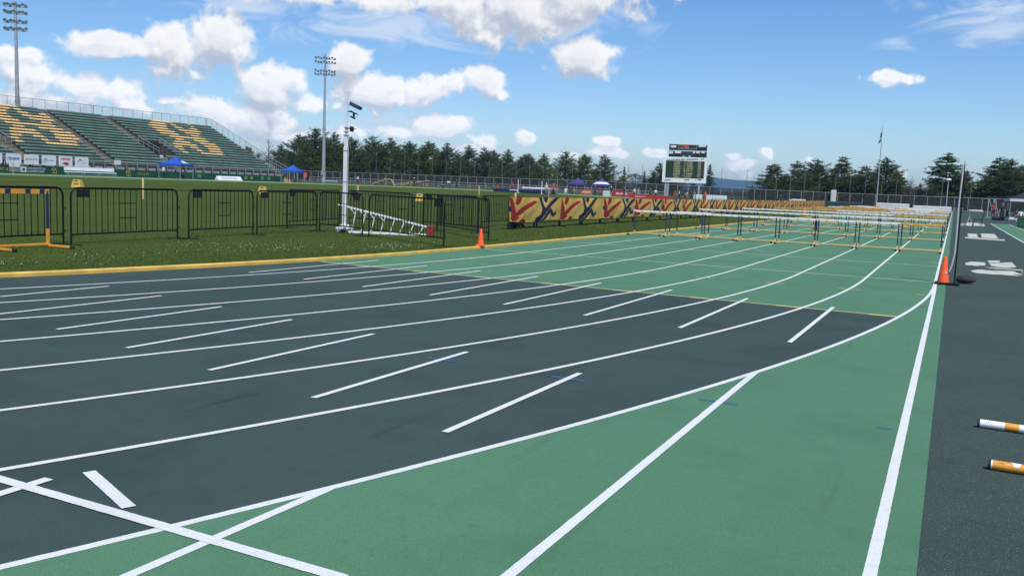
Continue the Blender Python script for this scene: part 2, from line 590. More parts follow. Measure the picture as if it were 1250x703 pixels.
kb = MB()
lp = stadium(RK - 0.02)
lp2 = stadium(RK - 0.15)
lpi = stadium(RK - 0.045)
lpj = stadium(RK - 0.125)
n = len(lp)
rows = [(lp, 0.0), (lp, 0.045), (lpi, 0.062), (lpj, 0.062), (lp2, 0.045), (lp2, 0.0)]
vs = [(x, y, zt(x) + z) for L, z in rows for x, y in L]
fs = [(k * n + j, k * n + (j + 1) % n, (k + 1) * n + (j + 1) % n, (k + 1) * n + j) for k in range(5) for j in range(n)]
kb.add(vs, fs)
structure(kb, 'kerb', M_kerb, smooth=True)

# lane lines
wl = MB()
for k in range(1, 9):
    r = RK + k * LW
    pts = arc(r, R(-75), R(-27), 40) + arc(r, R(-27), 0, 620)[1:] + [(CX + r, y) for y in (30, 60, 100, 150, 188)]
    wl.strip(pts, 0.05, 0.0042, jit=0.0)
    n0 = len(wl.v) - 2 * len(pts)
    for i in range(n0, len(wl.v)):
        v = wl.v[i]
        if v.y < 17:
            v.x += JR.gauss(0, 0.0005)
            v.y += JR.gauss(0, 0.0005)
# edge line of the chute and of the straight, chute lane lines
wl.strip([(X8 + 0.02, 1), (X8 + 0.02, 17.0), (X8 + 0.01, 18.6)], 0.053, 0.0052, jit=0.018)
for k, pa, pb in ((7, (600, 720), (922, 455)), (6, (100, 728), (402, 597))):
    wl.strip([G(*pa), G(*pb)], 0.052, 0.0052, jit=0.018)
a, b = G(-40, 574), G(420, 707)
wl.strip([a, b], 0.062, 0.0066, jit=0.018)
# stagger and relay diagonals
DIAG = [((0, 362.5), (132.5, 349.8)), ((-30, 387), (197, 361.5)), ((69.3, 402.4), (270.4, 374.8)), ((154.7, 425), (356, 390.5)), ((255.4, 452.3), (456, 408)),
        ((382.4, 486), (570, 430)), ((543, 528), (708, 456)), ((304, 333), (462.6, 318)), ((371, 341.3), (521, 324.5)),
        ((442.5, 350.4), (586.5, 330.8)), ((524.6, 360.5), (657, 337.7)), ((615, 372), (733.5, 345.7)), ((713.4, 385.4), (820, 354.3)),
        ((829.5, 400.5), (912.5, 364.6)), ((963.7, 418.2), (1017.3, 375.2)), ((108.5, 576.4), (157.5, 620)), ((-10, 606.5), (60, 585.0)), ((-40, 352.6), (20, 349.8))]
for pa, pb in DIAG[:-1]:
    wl.strip([G(*pa), G(*pb)], 0.05 if pa[1] < 570 else 0.062, 0.0058, jit=0.018)
# thin lines square across the straight
for y in (18.9, 23.7):
    wl.strip([(-9.9, y), (-0.24, y)], 0.042, 0.0032)
for px, py in ((876, 301.4), (1083, 317.6), (928, 306), (1143, 321)):
    p = G(px, py)
    wl.strip([(p.x - 0.13, p.y), (p.x + 0.13, p.y)], 0.04, 0.0032)
# landing runway edge lines on the apron
RUN = [((1209, 273), (1249.5, 297.7)), ((1232.5, 274), (1249.5, 281.3))]
wl.strip([(2.79, 84), (2.70, 20)], 0.06, 0.0042)
wl.strip([(4.12, 84), (4.02, 20)], 0.06, 0.0042)
structure(wl, 'white_line_markings', M_white)
rw = MB()
rw.quad((2.76, 84, 0.002), (4.10, 84, 0.002), (4.03, 20, 0.002), (2.68, 20, 0.002))
structure(rw, 'runway', M_green)

yl = MB()
yl.strip([(-10.2, cline(-10.2)), (-5, cline(-5)), (-0.63, cline(-0.63))], 0.045, 0.0032)
for k in range(1, 9):
    x = X8 - (8 - k) * LW
    d = 18.25 - cline(x)
    x -= R8 - math.sqrt(R8 * R8 - d * d)
    yl.strip([(x - 0.03, cline(x)), (x - 0.36, cline(x))], 0.085, 0.0036)
    xt = X8 - (8 - k) * LW - (2.2 ** 2) / (2 * R8)
    yl.strip([(xt - 0.17, 16.1), (xt - 0.05, 16.1)], 0.04, 0.0036)
    if k < 8:
        yl.strip([(xt + 0.05, 16.1), (xt + 0.17, 16.1)], 0.04, 0.0036)
structure(yl, 'yellow_line_markings', M_yline)
bl = MB()
for pa, pb in (((673, 459.5), (712.4, 465.3)), ((521.2, 437.3), (555.3, 441.4)), ((389, 417.8), (420, 420.3)), ((275, 401.5), (302, 403.2)), ((174, 385.2), (196, 387)),
               ((85, 371.6), (105, 373)), ((854, 487.6), (900.4, 494.7)), ((1069.6, 522.2), (1089, 524.2))):
    bl.strip([G(*pa), G(*pb)], 0.045, 0.0037)
structure(bl, 'blue_line_markings', M_bline)


def tp(pts, ox, oy, k):
    return [G(ox + x / k, oy + y / k) for x, y in pts]


pm = MB()
LET = [[(340, 95), (352, 85), (400, 82), (395, 112), (345, 110)], [(405, 85), (455, 88), (470, 113), (412, 112)], [(462, 90), (500, 96), (515, 115), (478, 114)],
       [(302, 90), (332, 89), (332, 95), (302, 96)], [(302, 102), (332, 102), (332, 108), (302, 109)],
       [(335, 206), (680, 229), (676, 240), (338, 217)], [(357, 176), (440, 181), (457, 211), (366, 206)], [(466, 176), (590, 181), (628, 221), (484, 212)],
       [(338, 430), (395, 418), (508, 425), (512, 452), (430, 455), (345, 446)], [(530, 410), (630, 408), (640, 425), (545, 430)], [(545, 434), (640, 429), (738, 423), (780, 466), (690, 474), (560, 455)],
       [(500, 463), (690, 479), (830, 486), (838, 497), (770, 492), (560, 476)], [(388, 495), (450, 486), (560, 494), (760, 500), (775, 512), (838, 535), (835, 545), (740, 526), (450, 518), (400, 508)],
       [(820, 505), (842, 495), (842, 526)]]
for q in LET:
    P = tp(q, 1130, 260, 7.03)
    c = sum(P, Vector()) / len(P)
    P = [Vector((p.x, p.y, 0.003)) for p in P]
    P.sort(key=lambda p: math.atan2(p.y - c.y, p.x - c.x))
    Q = []
    for a, b in zip(P, P[1:] + P[:1]):
        n_ = max(2, int((b - a).length / 0.05))
        for i in range(n_):
            e_ = a.lerp(b, i / n_)
            Q.append(Vector((e_.x + JR.gauss(0, 0.012), e_.y + JR.gauss(0, 0.035), 0.003)))
    P = Q
    pm.add(P, [tuple(range(len(P)))])
structure(pm, 'apron_lettering', M_oldwhite)

fl = MB()
for P in ([(0, 220), (80, 221.3), (130, 220.7), (176, 219.3)], [(176, 219.6), (218, 222.4), (270, 226), (329, 229.4), (380, 229.7), (430, 229.6)],
          [(440, 229.5), (520, 234.5), (560, 237.5), (600, 239)], [(600, 239), (626, 240.5), (660, 243)]):
    fl.strip([G(*q) for q in P], 0.14, 0.036)
structure(fl, 'field_line_markings', mat('pale_field_paint', (0.34, 0.36, 0.16), 0.9, var=0.3, vscale=2))

# grass blades near the kerb and clover heads
rnd = random.Random(5)


def tufts(count, region, h0, h1, w, name, m_, kind='stuff'):
    vs = []
    fs = []
    for _ in range(count):
        while True:
            x, y = region()
            if (x - CX) ** 2 + min(0, y - CY1) ** 2 < (RK - 0.17) ** 2:
                break
        h = rnd.uniform(h0, h1)
        a = rnd.uniform(0, 2 * PI)
        dx, dy = math.cos(a) * w, math.sin(a) * w
        z = zt(x) + 0.026
        lx, ly = rnd.uniform(-.6, .6) * h, rnd.uniform(-.6, .6) * h
        o = len(vs)
        vs += [(x - dx, y - dy, z), (x + dx, y + dy, z), (x + lx, y + ly, z + h)]
        fs.append((o, o + 1, o + 2))
    mb = MB()
    mb.v = vs
    mb.f = fs
    mb.m = [0] * len(fs)
    me = bpy.data.meshes.new(name)
    me.from_pydata(vs, [], fs)
    me.materials.append(m_)
    o = bpy.data.objects.new(name, me)
    COL.objects.link(o)
    o['kind'] = kind
    return o


def reg_near():
    y = 6 + 40 * rnd.random() ** 1.5
    return -10.1 - 8.5 * rnd.random() ** 1.4 - max(0, 18 - y) * 0.1, y


tufts(34000, reg_near, 0.015, 0.035, 0.009, 'grass', M_blade)
cl = MB()
PATCH = [((262, 302), 14, 26), ((300, 305), 22, 50), ((340, 302), 25, 46), ((470, 305), 20, 60), ((505, 302), 22, 50), ((225, 302), 8, 22), ((20, 324), 16, 16), ((110, 322), 40, 18), ((150, 312), 90, 40), ((400, 306), 60, 60), ((700, 287), 40, 24)]
for (px, py), s_, cnt in PATCH:
    for _ in range(int(cnt * 0.55)):
        p = G(px + rnd.gauss(0, s_), py + rnd.gauss(0, 3.0))
        if (p.x - CX) ** 2 + min(0, p.y - CY1) ** 2 > (RK - 0.3) ** 2:
            continue
        r = rnd.uniform(0.005, 0.010)
        z = zt(p.x) + 0.028 + rnd.uniform(0.02, 0.05)
        cl.add([(p.x + r, p.y, z), (p.x, p.y + r, z), (p.x - r, p.y, z), (p.x, p.y - r, z), (p.x, p.y, z + r), (p.x, p.y, z - r)],
               [(0, 1, 4), (1, 2, 4), (2, 3, 4), (3, 0, 4), (1, 0, 5), (2, 1, 5), (3, 2, 5), (0, 3, 5)])
o = cl.build('clover_flowers', M_clover)
o['kind'] = 'stuff'

# ------------------------------------------------------------------ hurdles
def hurdle_parts(root, h, topmat, marks=None, w=1.18, base=None, local=True):
    base = base or M_tan
    b = MB()
    if marks is None:
        b.box((0, 0, h - 0.035), (w + 0.06, 0.022, 0.07), 0, bev=0.006)
        for sx in (-0.32, 0.0, 0.32):
            b.box((sx, -0.0125, h - 0.035), (0.05, 0.004, 0.05), 1)
    else:
        x = -(w + 0.06) / 2
        for wid, mi in marks:
            b.box((x + wid / 2, 0, h - 0.04), (wid, 0.024, 0.085), mi)
            x += wid
    b.build('top_bar', [topmat, M_navy if marks else mat('faded_bar_print', (0.46, 0.44, 0.40), 0.6)], root, local=True)
    for sx in (-1, 1):
        x = sx * (w / 2 - 0.03)
        u = MB()
        lo = 0.34 if marks else 0.14
        u.box((x, 0, (h + lo) / 2 - 0.03), (0.034, 0.034, h - lo), 0, bev=0.004)
        u.box((x, 0, (lo + 0.02) / 2), (0.046, 0.046, lo - 0.02), 1, bev=0.004)
        u.build('upright', [M_navy, base], root, local=True)
        f = MB()
        f.box((x, -0.30, 0.03), (0.05, 0.66, 0.045), 0, bev=0.008)
        f.box((x, -0.655, 0.03), (0.058, 0.07, 0.055), 1, bev=0.006)
        f.build('foot', [base, M_rubber], root, local=True)
    c = MB()
    c.box((0, -0.02, 0.055), (w - 0.10, 0.04, 0.045), 0, bev=0.008)
    c.build('base_bar', base, root, local=True)


HW = thing('hurdle', 'x', 'hurdle')
hurdle_parts(HW, 0.84, M_wbar)
HO = thing('hurdle', 'x', 'hurdle')
hurdle_parts(HO, 0.84, M_orange)
OR_SET = {(0, 8), (2, 8), (2, 7), (3, 1), (3, 2), (3, 3), (4, 1), (4, 2), (4, 3), (4, 4), (4, 5), (4, 8), (5, 1), (5, 2), (5, 3), (5, 4), (5, 5), (5, 6),
          (6, 2), (6, 3), (6, 4), (6, 8), (7, 1), (7, 2), (7, 5), (8, 3), (8, 4), (9, 8), (9, 2)}
used = {True: 0, False: 0}
rnd = random.Random(11)
LANE = {8: 'in the lane along the right edge line', 1: 'in the innermost lane by the kerb'}
for row in range(10):
    for lane in range(8, 0, -1):
        orange = (row, lane) in OR_SET
        src = HO if orange else HW
        o = src if not used[orange] else copy_tree(src)
        used[orange] += 1
        x = X8 - (8 - lane) * LW - LW / 2 + rnd.uniform(-0.02, 0.02)
        place(o, (x, 30.24 + 9.0 * row + rnd.uniform(-0.06, 0.06), 0.006), rnd.uniform(-0.012, 0.012))
        col = 'orange' if orange else 'white'
        where = LANE.get(lane, 'in the %s lane from the right edge line' % ORD[8 - lane])
        rown = 'nearest row' if row == 0 else ('farthest row' if row == 9 else '%s row' % ORD[row])
        tag(o, '%s-topped hurdle of the %s, %s' % (col, rown, where), 'hurdle', 'hurdles set out in rows across the straight')
o = copy_tree(HW)
p = G(845, 288.6)
place(o, (p.x, p.y, 0.006), 0.02)
tag(o, 'white-topped spare hurdle standing just behind the innermost hurdle of the nearest row', 'hurdle', 'hurdles set out in rows across the straight')

# tall hurdle parked on the grass at the left
HG = thing('hurdle', 'yellow and navy high hurdle parked on the grass before the black barriers', 'hurdle', (-15.13, 10.83, zt(-15.1) + 0.03), R(90))
hurdle_parts(HG, 1.067, M_orange, marks=[(0.10, 0), (0.10, 1), (0.18, 0), (0.11, 1), (0.28, 0), (0.11, 1), (0.16, 0), (0.20, 0)][::-1], w=1.2, base=M_orange)
for ch in HG.children:
    if ch.name.startswith('foot'):
        pass

# hurdle bars lying on the apron
def apron_bar(pa, pb, label, cols, r=0.027):
    a, b = G(*pa), G(*pb)
    a.z = b.z = r + 0.002
    d = (b - a).normalized()
    L = 1.9
    root = thing('crossbar', label, 'crossbar', tuple(a), math.atan2(d.y, d.x))
    mb = MB()
    x = 0.014
    for wid, mi in cols:
        mb.tube([(x, 0, 0), (x + wid, 0, 0)], r, 20, mi)
        x += wid
    mb.build('tube', [M_wpaint, M_orange, M_blackplate], root, smooth=True, local=True)
    e = MB()
    e.lathe([(r * 0.97, 0.006), (r * 1.03, 0.010), (r * 1.03, 0.021), (r * 0.9, 0.0215)], 20)
    for v in e.v:
        v.x, v.z = v.z, v.x
    e.build('end_cap', M_rubber, root, smooth=True, local=True)
    if 'patches' in label:
        pt = MB()
        for j in range(10):
            th = R(25 + 9 * j)
            w0 = 0.014 + 0.002 * j
            pt.v += [Vector((0.150 - w0, -1.012 * r * math.cos(th), 1.012 * r * math.sin(th))), Vector((0.150 + w0 * .8, -1.012 * r * math.cos(th), 1.012 * r * math.sin(th)))]
        for j in range(9):
            pt.f.append((2 * j, 2 * j + 1, 2 * j + 3, 2 * j + 2))
            pt.m.append(0)
        pt.build('worn_patch', M_wpaint, root, smooth=True, local=True)
    mk = MB()
    for k in range(3):
        mk.box((0.06 + 0.012 * k, -r * 0.75, r * 0.62), (0.006, 0.003, 0.006))
    mk.build('rivet', M_rubber, root, local=True)
    return root


apron_bar((1191.5, 520.5), (1250, 529), 'white crossbar with a short yellow band lying on the dark apron', [(0.155, 0), (0.085, 1), (0.42, 0), (0.085, 1), (0.5, 0), (0.6, 1)])
apron_bar((1204, 571.5), (1250, 579), 'yellow crossbar with white patches lying nearer on the dark apron', [(0.014, 0), (0.86, 1), (0.05, 0), (0.9, 1)])

# ------------------------------------------------------------------ crowd barriers
def barrier(pa, pb, label, plate='left', H=1.1, platemat=None):
    a, b = G(*pa), G(*pb)
    a.z = zt(a.x) + 0.028
    b.z = zt(b.x) + 0.028
    d = b - a
    L = d.length
    root = thing('crowd_barrier', label, 'barrier', tuple(a), math.atan2(d.y, d.x), 'black crowd barriers along the infield edge')
    r = 0.019
    rc = 0.16
    pts = [(0, 0, 0.0), (0, 0, H - rc)] + [(rc - rc * math.cos(t), 0, H - rc + rc * math.sin(t)) for t in (0.4, 0.8, 1.2)] + [(rc, 0, H)]
    pts += [(L - rc, 0, H)] + [(L - rc + rc * math.sin(t), 0, H - rc + rc * math.cos(t)) for t in (0.4, 0.8, 1.2)] + [(L, 0, H - rc), (L, 0, 0.0)]
    f = MB()
    f.tube(pts, r, 10)
    f.tube([(0, 0, 0.20), (L, 0, 0.20)], r * 0.85, 8)
    f.build('frame', M_black, root, smooth=True, local=True)
    bm_ = MB()
    nb = max(14, int(L / 0.145))
    for i in range(1, nb):
        x = L * i / nb
        bm_.tube([(x, 0, 0.20), (x, 0, H)], 0.0092, 6)
    i0, i1 = int(nb * 0.45), int(nb * 0.45) + 3
    for z in (0.5, 0.80):
        bm_.tube([(L * i0 / nb, 0, z), (L * i1 / nb, 0, z)], 0.0095, 6)
    bm_.build('bars', M_black, root, smooth=True, local=True)
    p = MB()
    px_ = (L * 1 / nb, L * 3 / nb) if plate == 'left' else (L - L * 3 / nb, L - L * 1 / nb)
    p.box(((px_[0] + px_[1]) / 2, -0.0, H - 0.105), (px_[1] - px_[0], 0.012, 0.15))
    p.build('name_plate', platemat or M_blackplate, root, local=True)
    for x in (0, L):
        q = MB()
        q.bar((x, -0.28, 0.012), (x, 0.28, 0.012), 0.045, 0.012)
        q.build('foot', M_black, root, local=True)
    for z in (0.27, 0.72):
        q = MB()
        q.tube([(L, 0, z), (L + 0.05, 0, z), (L + 0.06, 0, z - 0.05)], 0.009, 6)
        q.build('hook', M_black, root, smooth=True, local=True)
    return root


dd = (G(87.2, 300.7) - G(216.6, 293.3)).normalized()
barrier((-78, 309.0), (77.6, 299.8), 'black steel crowd barrier standing behind the yellow and navy hurdle')
barrier((87.2, 300.7), (216.6, 293.3), 'black crowd barrier with square plate, next one beyond the yellow hurdle')
barrier((230.4, 292.9), (308.6, 288), 'black crowd barrier standing second beyond the yellow hurdle, after a small gap')
barrier((313.5, 288), (386, 283.9), 'black crowd barrier third beyond the yellow hurdle, its far end near the white mast')
barrier((350.5, 280), (414, 275.5), 'black crowd barrier in the back line just behind the white mast')
barrier((390, 283), (442.3, 289.5), 'black crowd barrier right at the white mast, angled toward the track', plate='right', platemat=mat('dark_maroon_plate', (0.035, 0.010, 0.012), 0.5))
barrier((450.2, 290.2), (541.5, 302.7), 'black crowd barrier in front of the white ladder, angled down to the kerb', plate='right')
barrier((533, 283), (596, 295), 'black crowd barrier ending just behind the small orange cone on the kerb')
barrier((516, 279), (583, 286), 'black crowd barrier in the back line behind the orange kerb cone')
barrier((587, 279), (622, 276.5), 'short black crowd barrier beside the first mustard banner')
barrier((424, 274), (503, 280), 'black crowd barrier in the back line behind the white ladder')
o = [c for c in bpy.data.objects if c.name.startswith('crowd_barrier')][6]
pl = MB()
a, b = G(541.5, 302.7), G(450.2, 290.2)
d = (b - a).normalized()
zz = zt(a.x) + 0.028

# ------------------------------------------------------------------ mustard banners on barriers
def pip(x, y, poly):
    c = False
    j = len(poly) - 1
    for i in range(len(poly)):
        xi, yi = poly[i]
        xj, yj = poly[j]
        if (yi > y) != (yj > y) and x < (xj - xi) * (y - yi) / (yj - yi) + xi:
            c = not c
        j = i
    return c


DIL = ((0, 0), (0.010, 0), (-0.010, 0), (0, 0.02), (0, -0.02))
REDP = [[(0.02, 0.95), (0.05, 0.95), (0.10, 0.60), (0.12, 0.22), (0.20, 0.30), (0.30, 0.52), (0.42, 0.70), (0.50, 0.82), (0.455, 0.86), (0.36, 0.76), (0.24, 0.60), (0.14, 0.38), (0.07, 0.02), (0.04, 0.10), (0.05, 0.50)],
        [(0.15, 0.99), (0.22, 0.99), (0.19, 0.80), (0.145, 0.68), (0.115, 0.74)], [(0.20, 0.0), (0.24, 0.12), (0.29, 0.12), (0.31, 0.0)],
        [(0.05, 0.28), (0.10, 0.02), (0.18, 0.16), (0.14, 0.34)]]
NAVP = [[(0.56, 0.99), (0.60, 0.99), (0.64, 0.62), (0.68, 0.52), (0.80, 0.82), (0.90, 0.99), (0.97, 0.99), (0.84, 0.70), (0.72, 0.44), (0.64, 0.20), (0.57, 0.02), (0.50, 0.0), (0.49, 0.14), (0.58, 0.30), (0.61, 0.52)],
        [(0.66, 0.99), (0.74, 0.99), (0.70, 0.78), (0.67, 0.84)], [(0.64, 0.08), (0.68, 0.04), (0.78, 0.36), (0.82, 0.20), (0.86, 0.14), (0.93, 0.28), (0.90, 0.36), (0.86, 0.27), (0.81, 0.50), (0.77, 0.50)],
        [(0.0, 0.58), (0.02, 0.40), (0.04, 0.44), (0.04, 0.62)], [(0.60, 0.0), (0.63, 0.10), (0.66, 0.0)]]
L0, L1 = Vector((-13.62, 27.75, 0)), Vector((-13.80, 46.2, 0))
L2 = Vector((-15.3, 96.0, 0))
L3 = Vector((-18.2, 148, 0))
segs = []
def walk(a, b, n):
    for i in range(n):
        segs.append((a.lerp(b, i / n), a.lerp(b, (i + 1) / n)))
walk(L0, L1, 4)
walk(L1, L2, 11)
walk(L2, L3, 12)
rnd = random.Random(3)
NB = len(segs)
for k, (a, b) in enumerate(segs):
    d = b - a
    L = d.length
    z0 = zt(a.x) + 0.03
    root = thing('banner_barrier', 'x', 'banner', (a.x, a.y, z0), math.atan2(d.y, d.x), 'mustard banners hung along the infield barriers')
    near = 'first mustard banner, beside the bare black barriers' if k == 0 else ('last mustard banner of the row, farthest up the straight' if k == NB - 1 else 'mustard banner with red and navy strokes, %s along the row from the bare barriers' % ORD[k])
    tag(root, near)
    gx, gz = (120, 44) if k < 3 else ((84, 30) if k < 7 else (50, 16))
    ph = rnd.uniform(0, 9)
    am = rnd.uniform(0.012, 0.028)
    mb = MB()
    vs = []
    H0, H1 = 0.24, 1.10
    sh = rnd.uniform(-0.04, 0.04)
    st = rnd.uniform(0.9, 1.1)
    for j in range(gz + 1):
        t = j / gz
        for i in range(gx + 1):
            s_ = i / gx
            sag = 0.045 * math.sin(PI * s_) * (1 - t) + 0.03 * math.sin(PI * s_ * 2 + ph) * (1 - t)
            w_ = am * math.sin(s_ * 9 + t * 3 + ph) * (1 - t * 0.6) + 0.010 * math.sin(s_ * 23 - t * 9 + ph * 2) * math.sin(PI * s_) + 0.05 * math.sin(PI * s_) * math.sin(PI * t)
            w_ += 0.010 * math.sin(s_ * 61 + ph * 3) * (1 - t) ** 2
            vs.append(Vector((L * s_, -0.045 - w_, H0 + (H1 - H0) * t - sag * 0.0 + (0.03 * math.sin(s_ * 7 + ph) * (1 - t)))))
    mb.v = vs
    for j in range(gz):
        for i in range(gx):
            mb.f.append((j * (gx + 1) + i, j * (gx + 1) + i + 1, (j + 1) * (gx + 1) + i + 1, (j + 1) * (gx + 1) + i))
            x, y = ((i + 0.5) / gx - sh) * st, (j + 0.5) / gz
            mi = 0
            if any(pip(x + ox, y + oy, q) for ox, oy in DIL for q in NAVP):
                mi = 2
            elif any(pip(x + ox, y + oy, q) for ox, oy in DIL for q in REDP):
                mi = 1
            mb.m.append(mi)
    cloth = mb.build('cloth', [M_mustard, M_bred, M_bnavy], root, smooth=True, local=True)
    f = MB()
    f.tube([(0.02, 0, 0), (0.02, 0, 1.0), (0.07, 0, 1.09), (L - 0.07, 0, 1.09), (L - 0.02, 0, 1.0), (L - 0.02, 0, 0)], 0.02, 8)
    f.tube([(0.02, 0, 0.2), (L - 0.02, 0, 0.2)], 0.016, 6)
    f.build('frame', M_black, root, smooth=True, local=True)
    if k < 10:
        q = MB()
        for i in range(1, 28):
            q.tube([(L * i / 28, 0, 0.2), (L * i / 28, 0, 1.09)], 0.0075, 5)
        q.build('bars', M_black, root, local=True)
        for x in (0.05, L * 0.48, L * 0.53, L - 0.05):
            q = MB()
            q.bar((x, -0.27, 0.02), (x, 0.27, 0.02), 0.05, 0.025)
            q.box((x, 0, 0.1), (0.05, 0.05, 0.18))
            q.build('foot', M_black, root, local=True)

p = G(628, 279)
q = thing('cloth_bundle', 'dark navy rolled banner end slumped at the foot of the first mustard banner', 'cloth', (p.x, p.y, zt(p.x) + 0.03), R(95))
mb = MB()
mb.tube([(-0.15, 0, 0.08), (0.1, 0.05, 0.12), (0.4, 0.02, 0.11), (0.75, -0.03, 0.07), (1.0, 0, 0.03)], 0.13, 10, r1=0.03)
mb.tube([(-0.2, 0.05, 0.02), (-0.18, 0.04, 0.25), (-0.2, 0.0, 0.4)], 0.06, 8)
mb.build('roll', M_bnavy, q, smooth=True, local=True)
mb = MB()
mb.tube([(0.3, -0.15, 0.0), (0.05, -0.05, 0.35)], 0.02, 6)
mb.build('pole', M_wood, q, local=True)

# ------------------------------------------------------------------ cones
def cone(p, rz, label, h=0.72, base=True):
    root = thing('traffic_cone', label, 'cone', tuple(p), rz)
    b = MB()
    b.lathe([(0.145 * h / .72, 0.03), (0.14 * h / .72, 0.05), (0.030, h - 0.03), (0.026, h - 0.01), (0.018, h), (0.012, h - 0.004)], 24)
    b.build('body', M_cone, root, smooth=True, local=True)
    q = MB()
    q.box((0, 0, 0.016), (0.36 * h / .72, 0.36 * h / .72, 0.032), 0, bev=0.012)
    q.build('base', M_rubber if base else M_cone, root, local=True)
    return root


p = G(586.5, 303.4)
cone((p.x, p.y, 0.062), 0.3, 'orange traffic cone standing on the yellow kerb by the black barriers', 0.40, base=False)
p = G(1151, 347)
C2 = cone((p.x, p.y, 0.015), 0.05, 'orange traffic cone by the right edge line at the foot of the thin pole', 0.50)
s_ = MB()
s_.box((0.035, -0.058, 0.215), (0.042, 0.02, 0.036))
s_.build('sticker', M_wprint, C2, local=True)
p = G(982, 262.3)
cone((p.x, p.y, 0.015), 0.0, 'small distant orange cone on the straight among the far hurdles', 0.75)

# thin pole with a bowed cable, base and sandbag
b0 = G(1164.5, 348)
tp_ = onY(1177.5, 203, b0.y)
rt = thing('wind_gauge_pole', 'tall thin black pole with a pale cable bowing beside it, next to the orange cone', 'pole', (b0.x, b0.y, 0.014))
mb = MB()
H = tp_.z
mb.tube([(0, 0, 0), (0, 0, 1.2), (0.0, 0, 2.0)], 0.013, 8)
mb.tube([(0, 0, 2.0), (tp_.x - b0.x, 0, H)], 0.009, 8)
mb.build('shaft', M_black, rt, smooth=True, local=True)
mb = MB()
mb.box((-0.12, 0, 0.012), (0.42, 0.34, 0.02), 0, bev=0.004)
mb.build('base_plate', M_black, rt, local=True)
mb = MB()
cab = [(1160, 331.5), (1163.5, 322), (1166.5, 309), (1168.5, 290), (1169.8, 272), (1171, 255), (1173, 238), (1175.5, 218), (1177.2, 202)]
cp = []
for i, q in enumerate(cab):
    w_ = onY(q[0], q[1], b0.y - 0.05)
    cp.append((w_.x - 0.014, w_.y, w_.z))
mb.tube(cp, 0.0135, 8)
mb.build('cable', M_wire, rt, smooth=True)
mb = MB()
mb.tube([(tp_.x - b0.x, 0, H - 0.02), (tp_.x - b0.x, 0, H + 0.10)], 0.006, 6)
mb.tube([(tp_.x - b0.x - 0.05, 0, H + 0.01), (tp_.x - b0.x + 0.05, 0, H + 0.01)], 0.006, 6)
mb.build('vane', M_galv, rt, local=True)
p = G(1178, 346.0)
sb = thing('sandbag', 'charcoal sandbag slumped on the base of the thin pole', 'sandbag', (p.x, p.y, 0.0))
bm = bmesh.new()
bmesh.ops.create_uvsphere(bm, u_segments=24, v_segments=14, radius=1)
rs = random.Random(4)
for v in bm.verts:
    n_ = 1 + 0.09 * math.sin(v.co.x * 7) * math.cos(v.co.y * 5) + rs.uniform(-.02, .02)
    v.co = Vector((v.co.x * 0.175 * n_, v.co.y * 0.13 * n_, 0.07 + v.co.z * 0.075 * n_ * (1.15 - 0.4 * abs(v.co.x) * (v.co.x > 0))))
    v.co.z = max(0.016, v.co.z)
me = bpy.data.meshes.new('bag')
bm.to_mesh(me)
bm.free()
me.materials.append(M_bag)
me.polygons.foreach_set('use_smooth', [True] * len(me.polygons))
o = bpy.data.objects.new('bag', me)
COL.objects.link(o)
o.parent = sb

# ------------------------------------------------------------------ camera mast and ladder
p = G(420.5, 284.5)
tt = onX(425.5, 113, p.x)
H = tt.z - p.z
ms = thing('camera_mast', 'white telescopic mast with cameras near its top, on a small wheeled base in the grass', 'mast', (p.x, p.y, p.z + 0.03))
mb = MB()
mb.box((0, 0, H * 0.29 + 0.1), (0.105, 0.105, H * 0.58), 0, bev=0.008)
mb.box((0.056, -0.0, H * 0.29 + 0.1), (0.012, 0.03, H * 0.58), 1)
mb.box((0, 0, H * 0.58), (0.085, 0.085, H * 0.24), 0, bev=0.006)
mb.box((0, 0, H * 0.85), (0.062, 0.062, H * 0.30), 0, bev=0.006)
mb.build('shaft', [M_wpaint, M_greysteel], ms, local=True)
mb = MB()
for z in (H * 0.69, H * 0.715, H * 0.745, H * 0.58, H * 0.36):
    mb.box((0, 0, z), (0.12, 0.12, 0.025), 0, bev=0.004)
mb.build('clamp', M_greysteel, ms, local=True)
ax = Matrix.Rotation(0.44885, 3, 'Z') @ Matrix.Rotation(R(24), 3, 'Y')
ex = Matrix.Rotation(0.44885, 3, 'Z') @ Vector((1, 0, 0))
mb = MB()
c = Vector((0, 0, H * 0.90)) + ex * 0.22
mb.box(c, (0.30, 0.14, 0.11), 0, ax, bev=0.012)
mb.box(c + ax @ Vector((0.17, 0, 0)), (0.08, 0.11, 0.09), 1, ax, bev=0.01)
mb.build('camera_housing', [M_camera, M_blackplate], ms, local=True)
mb = MB()
c2 = Vector((0, 0, H * 0.85)) + ex * 0.20
mb.box(c2, (0.22, 0.12, 0.035), 0, ax, bev=0.005)
mb.tube([c2, c2 - Vector((0, 0, 0.12))], 0.03, 8)
mb.box(c2 - Vector((0, 0, 0.13)) - ex * 0.03, (0.14, 0.10, 0.05), 0, ax, bev=0.01)
mb.box(Vector((0, 0, H * 0.735)) + ex * 0.15, (0.09, 0.09, 0.14), 0, None, bev=0.01)
mb.tube([Vector((0, 0, H * 0.735)), Vector((0, 0, H * 0.735)) + ex * 0.26], 0.012, 6)
mb.tube([Vector((0, 0, H * 0.86)), c2], 0.015, 6)
mb.build('pan_head', M_blackplate, ms, local=True)
mb = MB()
pts = []
for i in range(15):
    t = i / 14
    pts.append(Vector((0, 0, H * (0.72 - 0.085 * t))) + ex * (0.12 + 0.22 * math.sin(PI * t) - 0.05 * t))
mb.tube(pts, 0.006, 6)
mb.build('loose_cable', M_greysteel, ms, smooth=True, local=True)
mb = MB()
